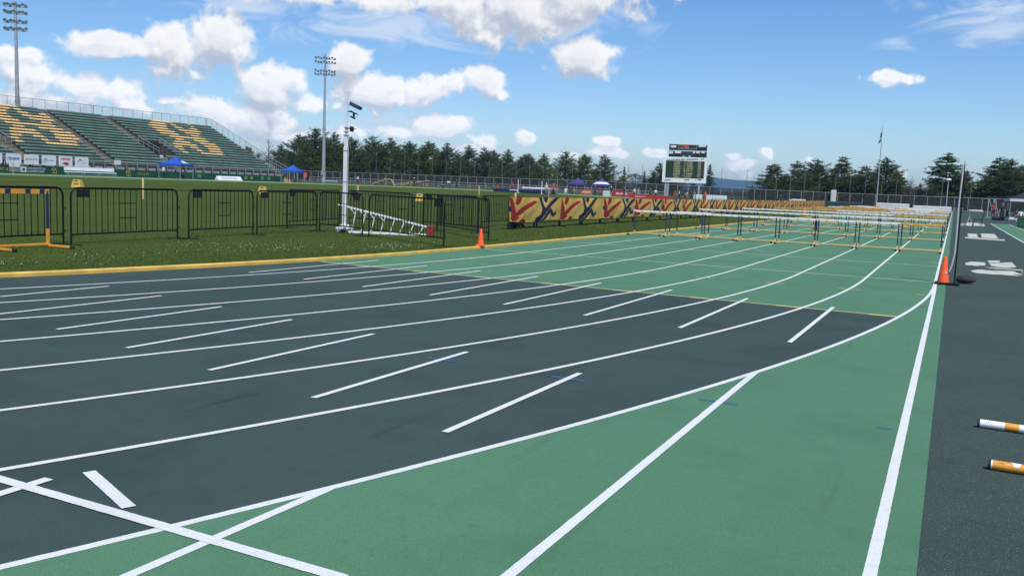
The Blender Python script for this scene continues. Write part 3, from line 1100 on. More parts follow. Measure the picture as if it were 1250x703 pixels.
mb.bar((-0.28, 0, 0.10), (0.28, 0, 0.10), 0.09, 0.05, bev=0.006)
mb.bar((0, -0.3, 0.10), (0, 0.3, 0.10), 0.09, 0.05, bev=0.006)
mb.box((0, 0, 0.16), (0.2, 0.2, 0.10), 0, bev=0.01)
mb.build('wheel_base', M_wpaint, ms, local=True)
for wx, wy in ((0.26, 0), (-0.26, 0), (0, 0.28), (0, -0.28)):
    q = MB()
    q.lathe([(0.02, -0.02), (0.055, -0.018), (0.06, 0), (0.055, 0.018), (0.02, 0.02)], 14)
    for v in q.v:
        v.x, v.y, v.z = v.x + wx, v.z + wy, v.y + 0.062
    q.build('wheel', M_greysteel, ms, smooth=True, local=True)

a, b = G(412, 285.5), G(524, 290.0)
a.z = zt(a.x) + 0.03
b.z = zt(b.x) + 0.03
d = b - a
L = d.length
ld = thing('ladder', 'white ladder lying on its side in the grass behind the barrier, its end red', 'ladder', tuple(a), math.atan2(d.y, d.x))
mb = MB()
mb.bar((0, 0, 0.78), (L, 0, 0.24), 0.025, 0.048, bev=0.004)
mb.build('upper_rail', M_wpaint, ld, local=True)
mb = MB()
mb.bar((0.25, 0.12, 0.03), (L, 0, 0.03), 0.03, 0.06, bev=0.004)
mb.build('lower_rail', M_wpaint, ld, local=True)
for i in range(8):
    t = 0.155 + i * 0.105
    x = L * t
    zt_ = 0.78 - 0.54 * t
    q = MB()
    q.bar((x + 0.12, 0.0, zt_ - 0.02), (x - 0.02, 0.06 * (1 - t), 0.03), 0.034, 0.026, bev=0.004)
    if i < 4:
        q.bar((x - 0.06, 0, zt_ + 0.0), (x + 0.08, 0.01, zt_ - 0.16), 0.03, 0.02)
    q.build('rung', M_wpaint, ld, local=True)
mb = MB()
mb.box((L + 0.02, 0, 0.15), (0.20, 0.08, 0.30), 0, bev=0.015)
mb.build('foot_cap', M_redplast, ld, local=True)

# ------------------------------------------------------------------ grandstand
SX, SD, SR, NR = -115.4, 0.83, 0.41, 18
def rowX(k): return SX + SD * k
def seatZ(k): return 9.55 - SR * k
ZB = zt(-100)
YEND = onX(259.5, 149, -115.6).y
gs = thing('grandstand', 'long open grandstand of green seats with two yellow letters, rail along the top', 'grandstand', (-100, 80, ZB))
aisleA = onX(52, 136, rowX(0)).y
aisleA2 = onX(90 + 300 / 7.4, 120 + 520 / 7.4, rowX(15)).y
aisleB = onX(136.5, 143.5, rowX(0)).y
aisleB2 = onX(181, 181, rowX(12)).y
aisleZ = onX(30, 188, rowX(16)).y
yA = 0.5 * (aisleA + aisleA2)
yB = 0.5 * (aisleB + aisleB2)
yZ = aisleZ
print('STAND', YEND, aisleA, aisleA2, aisleB, aisleB2, aisleZ)
AW = 0.75
SECT = [(38.0, yZ - AW), (yZ + AW, yA - AW), (yA + AW, yB - AW), (yB + AW, YEND - 0.5)]
# yellow letters: horizontal pixel spans of each row (counted down from the top row)
LT = {0: [(-60, 145), (325, 352)], 1: [(-60, 85), (110, 170), (352, 385)], 2: [(-60, 55), (140, 250), (333, 410)], 3: [(-60, 55), (195, 440)], 4: [(-60, 110), (250, 440)],
      5: [(-60, 175), (330, 415)], 6: [(55, 470)], 7: [(110, 200), (330, 525)], 8: [(80, 285), (425, 580)], 9: [(80, 340), (455, 605)],
      10: [(80, 170), (280, 370), (470, 640)], 11: [(110, 165), (340, 400), (480, 640)], 12: [(140, 200), (370, 640)]}
RTL = {0: [(35, 275), (440, 465)], 1: [(20, 210), (250, 310), (470, 505)], 2: [(25, 215), (285, 390), (455, 530)], 3: [(60, 220), (345, 570)], 4: [(95, 285), (405, 580)],
       5: [(155, 340), (485, 565)], 6: [(240, 620)], 7: [(300, 385), (505, 670)], 8: [(285, 470), (585, 735)], 9: [(295, 525), (620, 770)],
       10: [(305, 390), (475, 560), (655, 800)], 11: [(335, 395), (530, 600), (665, 815)], 12: [(370, 430), (575, 820)]}
YEL = {k: [] for k in range(NR)}
for k in LT:
    for tab, ox, sc_ in ((LT, 0, 6.69), (RTL, 180, 8.79)):
        for x0, x1 in tab[k]:
            yc = 140 + k * 3
            YEL[k].append((onX(ox + x0 / sc_, yc, rowX(k)).y, onX(ox + x1 / sc_, yc, rowX(k)).y))
# entrances cut through the lower half of two aisles
VOM = [(yB - 0.2, yB + 3.6, 9, 13), (yZ - 4.2, yZ - 0.3, 9, 13)]
PITCH_S = 0.52
rnd = random.Random(21)
TILT = Matrix.Rotation(R(-22), 3, 'Y')
for k in range(NR):
    for si, (y0, y1) in enumerate(SECT):
        mb = MB()
        nseat = int((y1 - y0) / PITCH_S)
        for i in range(nseat):
            y = y0 + (i + 0.5) * (y1 - y0) / nseat
            if any(v0 < y < v1 and r0 <= k <= r1 for v0, v1, r0, r1 in VOM):
                continue
            mi = 1 if any(a < y < b for a, b in YEL[k]) else 0
            x, z = rowX(k), seatZ(k)
            wS = 0.47
            mb.box((x + 0.06, y, z - 0.03), (0.40, wS, 0.06), mi)
            mb.box((x - 0.17, y, z + 0.06), (0.05, wS, 0.20), mi, TILT)
            mb.box((x + 0.0, y, z - 0.2), (0.05, 0.05, 0.30), 2)
        o = mb.build('seat_row', [M_seatg, M_seaty, M_darksteel], gs)
# decks and aisles
mb = MB()
st = MB()
ylo = 36.0
cuts = []
for k in range(NR):
    spans = [(ylo, YEND)]
    for v0, v1, r0, r1 in VOM:
        if r0 <= k <= r1:
            ns = []
            for a, b in spans:
                if v0 > a and v1 < b:
                    ns += [(a, v0), (v1, b)]
                else:
                    ns.append((a, b))
            spans = ns
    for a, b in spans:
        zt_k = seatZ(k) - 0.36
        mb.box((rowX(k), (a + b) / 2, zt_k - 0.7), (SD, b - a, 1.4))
for yc in (yZ, yA, yB):
    st = MB()
    for k in range(NR * 2):
        kk = k / 2 - 0.25
        if any(v0 < yc + 0.1 < v1 and r0 - 0.6 <= kk <= r1 + 0.4 for v0, v1, r0, r1 in VOM):
            continue
        st.box((rowX(kk), yc, seatZ(kk) - 0.36 - 0.2), (SD / 2 + 0.004, 2 * AW - 0.12, 0.44))
    st.build('aisle_steps', M_step, gs)
mb.build('deck', mat('shade_darkened_deck', (0.050, 0.048, 0.046), 0.9, var=0.3, vscale=0.8), gs)  # deck colour darkened to paint in the shade between the seat rows
# entrances: black back panel stands in for the passage's shade, plus floor and hand rails
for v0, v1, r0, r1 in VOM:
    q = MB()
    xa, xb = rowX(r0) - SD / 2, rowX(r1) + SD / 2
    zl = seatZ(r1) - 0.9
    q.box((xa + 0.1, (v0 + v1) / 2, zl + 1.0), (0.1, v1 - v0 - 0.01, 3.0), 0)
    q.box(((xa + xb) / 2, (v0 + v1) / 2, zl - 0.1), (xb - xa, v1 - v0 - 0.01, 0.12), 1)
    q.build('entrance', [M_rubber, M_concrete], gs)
    for y in (v0 - 0.06, v1 + 0.06):
        q = MB()
        za, zb = seatZ(r0) + 0.75, seatZ(r1) + 0.75
        q.tube([(xa, y, za), (xb, y, zb)], 0.03, 6)
        q.tube([(xa, y, za - 0.45), (xb, y, zb - 0.45)], 0.025, 6)
        for i in range(5):
            t = i / 4
            q.tube([(xa + (xb - xa) * t, y, za + (zb - za) * t), (xa + (xb - xa) * t, y, za + (zb - za) * t - 1.1)], 0.025, 6)
        q.build('hand_rail', M_greysteel, gs)
# rails: along the top and down the right end
q = MB()
xr = rowX(0) - 0.55
zr = seatZ(0) - 0.36
y = ylo
while y < YEND + 0.1:
    q.tube([(xr, y, zr), (xr, y, zr + 1.75)], 0.03, 6)
    if int(round((y - ylo) / 1.9)) % 12 == 7:
        q.tube([(xr, y + 0.35, zr), (xr, y + 0.35, zr + 1.75)], 0.05, 6)
    y += 1.9
for dz in (1.75, 0.25):
    q.tube([(xr, ylo, zr + dz), (xr, YEND, zr + dz)], 0.028, 6)
q.build('top_rail', M_railgrey, gs)
q = MB()
q.box((xr + 0.05, (ylo + YEND) / 2, zr + 0.15), (0.06, YEND - ylo, 0.55))
q.build('kick_board', M_railgrey, gs)
q = MB()
q.quad((xr, ylo, zr + 0.25), (xr, YEND, zr + 0.25), (xr, YEND, zr + 1.73), (xr, ylo, zr + 1.73))
q.build('rail_mesh', M_mesh2, gs)
q = MB()
kend = 13.2
pa = Vector((xr, YEND + 0.05, zr))
pb = Vector((rowX(kend), YEND + 0.05, seatZ(kend) - 0.36))
for i in range(10):
    p = pa.lerp(pb, i / 9)
    q.tube([p, p + Vector((0, 0, 1.7))], 0.03, 6)
for dz in (1.7, 0.25):
    q.tube([pa + Vector((0, 0, dz)), pb + Vector((0, 0, dz))], 0.03, 6)
q.build('side_rail', M_railgrey, gs)
q = MB()
q.quad(pa + Vector((0, 0, .25)), pb + Vector((0, 0, .25)), pb + Vector((0, 0, 1.7)), pa + Vector((0, 0, 1.7)))
q.build('rail_mesh', M_mesh2, gs)
q = MB()
q.add([(rowX(0) - 0.6, YEND + 0.02, ZB), (rowX(0) - 0.6, YEND + 0.02, zr), (rowX(NR) - 0.3, YEND + 0.02, seatZ(NR) - 0.4), (rowX(NR) - 0.3, YEND + 0.02, ZB),
       (rowX(0) - 0.6, YEND + 0.14, ZB), (rowX(0) - 0.6, YEND + 0.14, zr), (rowX(NR) - 0.3, YEND + 0.14, seatZ(NR) - 0.4), (rowX(NR) - 0.3, YEND + 0.14, ZB)],
      [(0, 1, 2, 3), (4, 7, 6, 5), (0, 4, 5, 1), (1, 5, 6, 2), (2, 6, 7, 3), (3, 7, 4, 0)])
q.build('end_wall', M_greysteel, gs)
# steps down at the right end, with bright hand rails
q = MB()
for i in range(8):
    q.box((rowX(14) + i * 0.6, YEND + 1.0, seatZ(14) - 0.5 - i * 0.42 - 0.5), (0.6, 1.7, 1.0))
q.build('end_stairs', M_concrete, gs)
for y in (YEND + 0.2, YEND + 1.85):
    q = MB()
    p0, p1 = Vector((rowX(14) - 0.3, y, seatZ(14) - 0.2)), Vector((rowX(14) + 4.4, y, ZB + 1.0))
    q.tube([p0 + Vector((-1.5, 0, 0.75)), p0 + Vector((0, 0, 0.9)), p1 + Vector((0, 0, 0.9)), p1 + Vector((0.1, 0, -0.9))], 0.045, 8)
    for i in range(6):
        p = p0.lerp(p1, i / 5)
        q.tube([p - Vector((0, 0, .6)), p + Vector((0, 0, 0.9))], 0.03, 6)
    q.build('hand_rail', M_alu, gs)
# front: concourse wall with dark bays and pale panels, then the green hoarding
xf = rowX(NR) - 0.1
q = MB()
q.box((xf, (ylo + YEND) / 2, (1.55 + seatZ(NR) - 0.36) / 2 + 0.1), (0.2, YEND - ylo, seatZ(NR) - 0.36 - 1.35), 0)
y = ylo + 0.8
while y < YEND - 0.5:
    q.box((xf + 0.3, y, 2.0), (0.08, 0.09, 1.3), 1)
    q.box((xf + 0.22, y + 0.85, 1.78), (0.06, 1.15, 0.42), 1)
    y += 1.75
for z in (1.56, 2.35, 2.72):
    q.box((xf + 0.36, (ylo + YEND) / 2, z), (0.05, YEND - ylo, 0.06), 1)
q.build('front_wall', [M_darksteel, M_greysteel], gs)

fw = thing('hoarding', 'long dark green hoarding with gold and white print along the foot of the grandstand', 'hoarding', (xf + 0.75, 80, ZB))
q = MB()
xh = xf + 0.75
q.box((xh, (ylo + YEND) / 2, ZB + 0.50), (0.08, YEND - ylo, 0.94), 0)
q.build('panel', M_fascia, fw)


def text_mesh(s, size, mat_, name, parent, origin, xdir, updir, align='LEFT', bold=0.0):
    cu = bpy.data.curves.new(name, 'FONT')
    cu.body = s
    cu.size = size
    cu.align_x = align
    cu.offset = bold
    o = bpy.data.objects.new(name, cu)
    COL.objects.link(o)
    dg = bpy.context.evaluated_depsgraph_get()
    me = bpy.data.meshes.new_from_object(o.evaluated_get(dg))
    bpy.data.objects.remove(o)
    bpy.data.curves.remove(cu)
    xd, ud = Vector(xdir).normalized(), Vector(updir).normalized()
    inv = ROOTM[parent.name].inverted()
    for v in me.vertices:
        v.co = inv @ (Vector(origin) + xd * v.co.x + ud * v.co.y)
    me.materials.clear()
    me.materials.append(mat_)
    o = bpy.data.objects.new(name, me)
    COL.objects.link(o)
    o.parent = parent
    return o


UPV = (0, 0, 1)
def fas_y(px): return onX(px, 207, xh).y
y = fas_y(33)
text_mesh('UNIVERSIT\u00c9 DE', 0.36, M_wprint, 'lettering', fw, (xh + 0.05, y, ZB + 0.55), (0, 1, 0), UPV)
text_mesh('SHERBROOKE', 0.36, M_wprint, 'lettering', fw, (xh + 0.05, y, ZB + 0.20), (0, 1, 0), UPV)
q = MB()
q.box((xh + 0.05, fas_y(28.5), ZB + 0.5), (0.02, 0.75, 0.62), 0)
q.box((xh + 0.065, fas_y(28.5), ZB + 0.5), (0.02, 0.35, 0.3), 1)
q.build('crest', [M_wprint, M_fascia], fw)
text_mesh('VERT & OR', 0.5, M_gold, 'lettering', fw, (xh + 0.05, fas_y(-6), ZB + 0.32), (0, 1, 0), UPV)
for px in (65.5, 156):
    q = MB()
    yy_ = fas_y(px)
    for a in range(2):
        q.tube([(xh + 0.05, yy_ - 0.30 + 0.36 * a, ZB + 0.85), (xh + 0.05, yy_ - 0.05 + 0.36 * a, ZB + 0.85), (xh + 0.05, yy_ - 0.30 + 0.36 * a, ZB + 0.5), (xh + 0.05, yy_ + 0.0 + 0.36 * a, ZB + 0.5), (xh + 0.05, yy_ - 0.05 + 0.36 * a, ZB + 0.14), (xh + 0.05, yy_ - 0.3 + 0.36 * a, ZB + 0.14)], 0.045, 5)
    q.build('emblem', M_gold, fw)
text_mesh('VERT & OR', 0.42, M_gold, 'lettering', fw, (xh + 0.05, fas_y(167), ZB + 0.35), (0, 1, 0), UPV)
for px in (243, 268, 300, 307, 320, 328):
    q = MB()
    q.box((xh + 0.05, fas_y(px), ZB + 0.5), (0.02, 0.6, 0.5), 0)
    q.build('emblem', mat('pale_green_print', (0.14, 0.26, 0.10), 0.5), fw)

# sponsor boards hanging above the hoarding
BRD = [(-14.5, 2.6, 'white sponsor board at the picture edge, cut off by the frame', 0), (7.2, 25.9, 'white sponsor board with a blue square and dark blue word above the green hoarding', 1), (29.3, 47.2, 'white sponsor board with a gold disc and grey words above the hoarding', 2),
       (51, 68.3, 'white sponsor board with a pale grey ring and faint words', 3), (71.7, 88.2, 'white sponsor board with red lettering over a red blot', 4), (91.4, 107.8, 'white sponsor board with a thin green and yellow curve, nearest the aluminium benches', 5),
       (139.4, 147.4, 'small pale blank board alone on the grandstand front', 6)]
xb_ = xh + 0.16
for x0, x1, lab, kind in BRD:
    ya, yb = onX(x0, 193, xb_).y, onX(x1, 194, xb_).y
    z1 = onX(x0, 187.2 + (x0 - 7) * 0.05, xb_).z
    z0 = onX(x0, 199.4 + (x0 - 7) * 0.05, xb_).z
    if kind == 6:
        z1 = onX(x0, 195.6, xb_).z
        z0 = onX(x0, 201.0, xb_).z
    yc, w, zc, h = (ya + yb) / 2, yb - ya, (z0 + z1) / 2, z1 - z0
    bd = thing('sponsor_board', lab, 'sign board', (xb_, yc, z0), 0, None if kind == 6 else 'sponsor boards on the grandstand front')
    q = MB()
    q.box((xb_, yc, zc), (0.05, w, h), 0)
    q.build('panel', M_board, bd)
    xq = xb_ + 0.032
    q = MB()
    if kind == 1:
        q.box((xq, yc - w * 0.33, zc), (0.01, w * 0.13, h * 0.3), 0)
        q.box((xq + .006, yc - w * 0.33, zc - h * .04), (0.01, w * 0.06, h * 0.2), 1)
        for i in range(7):
            q.box((xq, yc - w * 0.2 + i * w * 0.085, zc), (0.01, w * 0.055, h * (0.2 if i % 3 else 0.3)), 0)
        q.build('print', [M_bluep, M_board], bd)
    elif kind == 2:
        q.tube([(xq - 0.01, yc - w * 0.32, zc), (xq + 0.005, yc - w * 0.32, zc)], w * 0.085, 16, 0)
        for i in range(7):
            q.box((xq, yc - w * 0.16 + i * w * 0.085, zc + h * 0.02), (0.01, w * 0.06, h * 0.14), 1)
        q.build('print', [M_gold, M_greyp], bd)
    elif kind == 3:
        q.tube([(xq, yc - w * 0.28 + w * 0.10 * math.cos(t * 0.5), zc + h * 0.17 * math.sin(t * 0.5)) for t in range(11)], 0.06, 5, 0)
        for i in range(6):
            q.box((xq, yc - w * 0.08 + i * w * 0.08, zc), (0.01, w * 0.06, h * 0.10), 0)
        q.build('print', M_greyp, bd)
    elif kind == 4:
        for i in range(8):
            q.box((xq, yc - w * 0.30 + i * w * 0.085, zc + h * 0.22), (0.01, w * 0.06, h * (0.22 if i % 2 else 0.15)), 0)
        for dy, dz, s in ((-.15, -.25, .16), (0, -.2, .2), (.14, -.24, .17), (.05, -.34, .16)):
            q.box((xq + dy * 0.01, yc + dy * w, zc + dz * h), (0.01, s * w, s * h), 0)
        q.build('print', M_redp, bd)
    elif kind == 5:
        q.tube([(xq, yc - w * 0.32 + i * w * 0.05, zc + h * (0.05 + 0.2 * math.sin(i * 0.45))) for i in range(7)], 0.05, 5, 0)
        for i in range(5):
            q.box((xq, yc - w * 0.02 + i * w * 0.08, zc - h * 0.12), (0.01, w * 0.06, h * 0.07), 1)
        q.build('print', [M_greenp, M_greyp], bd)

# ------------------------------------------------------------------ furniture before the grandstand
def long_bench(ya, yb, X, name, label, h=1.0, back=True):
    z0 = zt(X)
    root = thing(name, label, 'bench', (X, ya, z0))
    L = yb - ya
    q = MB()
    q.box((X, ya + L / 2, z0 + 0.43), (0.42, L, 0.10))
    q.build('seat', M_wpaint, root)
    if back:
        q = MB()
        q.box((X - 0.25, ya + L / 2, z0 + 0.82), (0.06, L, 0.42))
        q.build('backrest', M_wpaint, root)
    q = MB()
    q.box((X + 0.30, ya + L / 2, z0 + 0.14), (0.25, L, 0.04))
    q.build('foot_board', M_alu, root)
    n_ = max(2, int(L / 2.2) + 1)
    for i in range(n_):
        y = ya + 0.2 + (L - 0.4) * i / (n_ - 1)
        q = MB()
        q.bar((X - 0.25, y, z0 + 0.02), (X + 0.42, y, z0 + 0.02), 0.06, 0.05)
        q.bar((X - 0.24, y, z0), (X - 0.24, y, z0 + 1.0 if back else z0 + 0.45), 0.05, 0.05)
        q.bar((X + 0.18, y, z0), (X + 0.18, y, z0 + 0.45), 0.05, 0.05)
        q.bar((X - 0.24, y, z0 + 0.1), (X + 0.18, y, z0 + 0.42), 0.04, 0.04)
        q.build('leg', M_alu, root)
    return root


Xb = -95.6
long_bench(onX(80, 214, Xb).y, onX(141, 215, Xb).y, Xb, 'team_bench', 'long white team bench with backrest below the grandstand hoarding')
p = G(404, 224.4)
long_bench(onX(396, 223, -104).y, onX(411, 223, -104).y, -104, 'team_bench', 'short pale bench at the foot of the nearer light tower', back=False)
p = onX(28, 206, Xb)
ks = thing('kiosk_board', 'small white and brown notice board on a post before the green hoarding', 'notice board', (Xb, p.y - 0.6, zt(Xb)))
q = MB()
q.box((Xb, onX(18, 206, Xb).y, zt(Xb) + 1.0), (0.06, 1.3, 0.5), 0)
q.box((Xb + 0.004, onX(18, 206, Xb).y, zt(Xb) + 0.45), (0.05, 1.3, 0.45), 1)
q.build('panel', [M_wprint, M_step], ks)
q = MB()
q.tube([(Xb + 0.06, onX(15.5, 206, Xb).y, zt(Xb) - 0.2), (Xb + 0.06, onX(15.5, 206, Xb).y, zt(Xb) + 1.25)], 0.04, 6)
q.build('post', M_greysteel, ks)


def canopy(c, w, zr, ze, cloth, label, rz=0.0, trim=None, name='canopy', leg=None):
    root = thing(name, label, 'canopy', tuple(c), rz)
    h = w / 2
    q = MB()
    nseg = 6
    # four faces, each a gently sagging fan up to the peak
    for k in range(4):
        a0, a1 = R(45 + 90 * k), R(135 + 90 * k)
        A = Vector((h * 1.414 * math.cos(a0), h * 1.414 * math.sin(a0), ze))
        B = Vector((h * 1.414 * math.cos(a1), h * 1.414 * math.sin(a1), ze))
        P = Vector((0, 0, zr))
        grid_ = []
        for j in range(nseg + 1):
            t = j / nseg
            a, b = A.lerp(P, t), B.lerp(P, t)
            row_ = []
            for i in range(nseg + 1):
                s_ = i / nseg
                v = a.lerp(b, s_)
                v.z -= 0.16 * math.sin(PI * t) * (1 - 0.5 * math.sin(PI * s_))
                row_.append(v)
            grid_.append(row_)
        vs = [v for r_ in grid_ for v in r_]
        m_ = nseg + 1
        q.add(vs, [(j * m_ + i, j * m_ + i + 1, (j + 1) * m_ + i + 1, (j + 1) * m_ + i) for j in range(nseg) for i in range(nseg)], 0)
        if trim in ('patch', 'stripe'):
            for f_ in range(nseg * nseg):
                j_, i_ = divmod(f_, nseg)
                if (trim == 'patch' and k == 3 and 1 <= j_ <= 2 and 2 <= i_ <= 4) or (trim == 'stripe' and k in (2, 3) and j_ in (1, 2)):
                    q.m[len(q.m) - nseg * nseg + f_] = 1
        q.add([A, B, B - Vector((0, 0, 0.26)), A - Vector((0, 0, 0.26))], [(0, 1, 2, 3)], 1 if trim == 'trim' else 0)
    q.build('roof', [cloth, M_wcloth], root, local=True)
    for sx in (-1, 1):
        for sy in (-1, 1):
            q = MB()
            q.bar((sx * h * 0.96, sy * h * 0.96, 0), (sx * h * 0.96, sy * h * 0.96, ze), 0.06, 0.06, up=(1, 0, 0))
            q.build('leg', M_galv, root, local=True)
    q = MB()
    for sx in (-1, 1):
        q.tube([(sx * h * .95, -h * .95, ze - 0.3), (sx * h * .95, 0, ze - 0.05), (sx * h * .95, h * .95, ze - 0.3)], 0.025, 5)
        q.tube([(-h * .95, sx * h * .95, ze - 0.3), (0, sx * h * .95, ze - 0.05), (h * .95, sx * h * .95, ze - 0.3)], 0.025, 5)
    q.build('truss', M_galv, root, local=True)
    return root


def canopy_px(pxc, Y, X, wpx, pyr, pye, cloth, label, rz=0.3, trim=None):
    if X is not None:
        p = onX(pxc, pye, X)
    else:
        p = onY(pxc, pye, Y)
    z0 = zt(p.x)
    dep = p.dot(FWD) - EYE.dot(FWD)
    w = wpx * dep / F_PX / 1.32
    zr = (onX(pxc, pyr, p.x).z if X is not None else onY(pxc, pyr, p.y).z) - z0
    return canopy((p.x, p.y, z0), w, zr, p.z - z0, cloth, label, rz, trim)


canopy_px(215, None, -94.3, 39, 191, 200.3, M_blue, 'blue pop-up canopy before the grandstand, with a pale patch on its roof', 0.25, 'patch')
canopy_px(357.5, None, -95, 29, 201, 208.6, M_blue, 'plain blue pop-up canopy just past the right end of the grandstand', 0.3)
canopy_px(705.3, 150, None, 29.5, 217, 224.4, M_purple, 'plain purple pop-up canopy by the far bend, left of the white-striped one', 0.2)
canopy_px(734.5, 152, None, 30, 217.2, 226, M_purple, 'purple pop-up canopy with white stripes by the far bend', 0.2, 'stripe')
canopy_px(1255, 105, None, 60, 232.0, 243.5, M_blackcloth, 'dark canopy with a white valance at the right edge of the view', 0.1, 'trim')

# yard markers, pylons
def yard_marker(px, py, label, hp, wp):
    p = G(px, py)
    dep = (p - EYE).dot(FWD)
    h, w = hp * dep / F_PX, wp * dep / F_PX
    root = thing('yard_marker', label, 'field marker', (p.x, p.y, p.z + 0.03), YAW - 0.1, 'yellow football field markers')
    q = MB()
    t = w * 0.42
    vs = [(-w / 2, -t, 0), (w / 2, -t, 0), (w / 2, t, 0), (-w / 2, t, 0), (-w * .36, -t * .55, h), (w * .36, -t * .55, h), (w * .36, t * .55, h), (-w * .36, t * .55, h)]
    q.add(vs, [(0, 1, 5, 4), (1, 2, 6, 5), (2, 3, 7, 6), (3, 0, 4, 7), (4, 5, 6, 7), (3, 2, 1, 0)])
    q.build('body', M_kerb, root, local=True)
    q = MB()
    q.quad((-w * .2, -t * .66 - 0.012, h * .76), (w * .2, -t * .66 - 0.012, h * .76), (w * .2, -t * .60 - 0.012, h * .88), (-w * .2, -t * .60 - 0.012, h * .88))
    for i in range(5):
        x = -w * 0.24 + i * w * 0.115
        q.quad((x, -t * .86 - 0.012, h * .32), (x + w * .075, -t * .86 - 0.012, h * .32), (x + w * .075, -t * .74 - 0.012, h * .54), (x, -t * .74 - 0.012, h * .54))
    q.build('print', M_blackplate, root, local=True)


yard_marker(95, 229.3, 'yellow tapered field marker on the grass left of the second black barrier', 9.3, 11.8)
yard_marker(320.8, 237, 'yellow tapered field marker showing above the barriers left of the white mast', 8.6, 10)
yard_marker(512, 246, 'yellow tapered field marker showing above the barriers behind the ladder', 9, 8.6)
for px, py0, py1, X, lab in ((174.7, 217.5, 244, None, 'thin yellow post standing on the field behind the second barrier'), (436.5, 227, 244, None, 'short yellow pylon post standing on the field right of the white mast'),
                             (628, 235.5, 270, None, 'yellow post standing at the near end of the mustard banners'), (584.5, 227, 239, None, 'thin faint post on the field before the navy crash mats'),
                             (669.5, 233, 242, None, 'thin pale post on the field at the right end of the navy mats')):
    p = G(px, py1)
    h = onX(px, py0, p.x).z - p.z
    root = thing('field_post', lab, 'post', tuple(p))
    q = MB()
    r = 0.045 if px in (174.7, 628) else 0.07
    q.lathe([(r, 0), (r, h - 0.02), (r * 0.7, h)], 10)
    q.build('shaft', M_tan if px < 640 else M_greysteel, root, smooth=True, local=True)
p = G(280, 221.3)
lb = thing('ground_board', 'low leaning white board with grey print on the grass below the grandstand', 'sign board', (-93.6, onX(265, 219, -93.6).y, zt(-93.6)))
y0, y1 = onX(265.2, 219, -93.6).y, onX(294.5, 219, -93.6).y
z0 = zt(-93.6)
q = MB()
q.add([(-93.3, y0, z0), (-93.3, y1, z0), (-93.75, y1, z0 + 0.62), (-93.75, y0, z0 + 0.62), (-94.1, y0, z0), (-94.1, y1, z0)], [(0, 1, 2, 3), (3, 2, 5, 4), (0, 3, 4), (1, 5, 2)])
q.build('panel', M_board, lb)
q = MB()
for i in range(9):
    y = y0 + (y1 - y0) * (0.18 + 0.07 * i)
    q.quad((-93.45, y, z0 + 0.22), (-93.45, y + 0.22, z0 + 0.22), (-93.60, y + 0.22, z0 + 0.43), (-93.60, y, z0 + 0.43))
q.build('print', M_greyp, lb)

# ------------------------------------------------------------------ floodlight towers
def tower(px0, py_top, X, label, arms, wpx):
    p = onX(px0, py_top, X)
    z0 = zt(X)
    H = p.z - z0
    dep = (p - EYE).dot(FWD)
    k = dep / F_PX
    root = thing('floodlight_tower', label, 'light tower', (p.x, p.y, z0))
    q = MB()
    q.tube([(0, 0, 0), (0, 0, H * 0.35), (0, 0, H)], 0.42, 12, r1=0.16)
    q.build('pole', M_galv, root, smooth=True, local=True)
    xd = Vector((math.cos(YAW + 0.25), math.sin(YAW + 0.25), 0))
    fd = Vector((xd.y, -xd.x, 0))
    for ai, (pa, nl) in enumerate(arms):
        z = H - (pa - py_top) * k
        w = wpx * k
        q = MB()
        q.bar(xd * (-w / 2) + Vector((0, 0, z)), xd * (w / 2) + Vector((0, 0, z)), 0.12, 0.12)
        arm = q.build('crossarm', M_galv, root, local=True)
        for i in range(nl):
            s_ = -0.5 + (i + 0.5) / nl
            if abs(s_) < 0.06:
                continue
            c = xd * (w * s_) + Vector((0, 0, z + 0.30)) + fd * 0.12 + Vector((0, 0, 0.10 * math.sin(i * 2.4 + ai)))
            dirn = (fd + Vector((0, 0, -0.55)) + xd * (0.5 * s_)).normalized()
            h_ = MB()
            ax_ = dirn.to_track_quat('Z', 'Y').to_matrix()
            prof = [(0.06, -0.24), (0.10, -0.21), (0.12, -0.06), (0.20, 0.07), (0.215, 0.10)]
            h_.lathe(prof, 10, 0)
            h_.lathe([(0.195, 0.102), (0.17, 0.11)], 10, 1)
            for v in h_.v:
                v.xyz = c + ax_ @ v
            h_.tube([xd * (w * s_) + Vector((0, 0, z)), c], 0.035, 5, 0)
            ob = h_.build('floodlight', [M_lampbody, M_lens], None, smooth=True)
            ob.parent = arm
    q = MB()
    q.box((0, 0, H * 0.42), (0.5, 0.5, 0.35))
    q.box((0, -0.4, 2.0), (0.5, 0.35, 0.9))
    q.build('service_box', M_greysteel, root, local=True)


tower(18.6, 2.5, -119, 'tall floodlight tower rising behind the left part of the grandstand', [(8.5, 8), (17, 8), (28, 8), (37, 8)], 27)
tower(397.2, 66, -118, 'tall floodlight tower past the right end of the grandstand', [(72.5, 8), (77.5, 8), (88, 8), (92, 8)], 26)

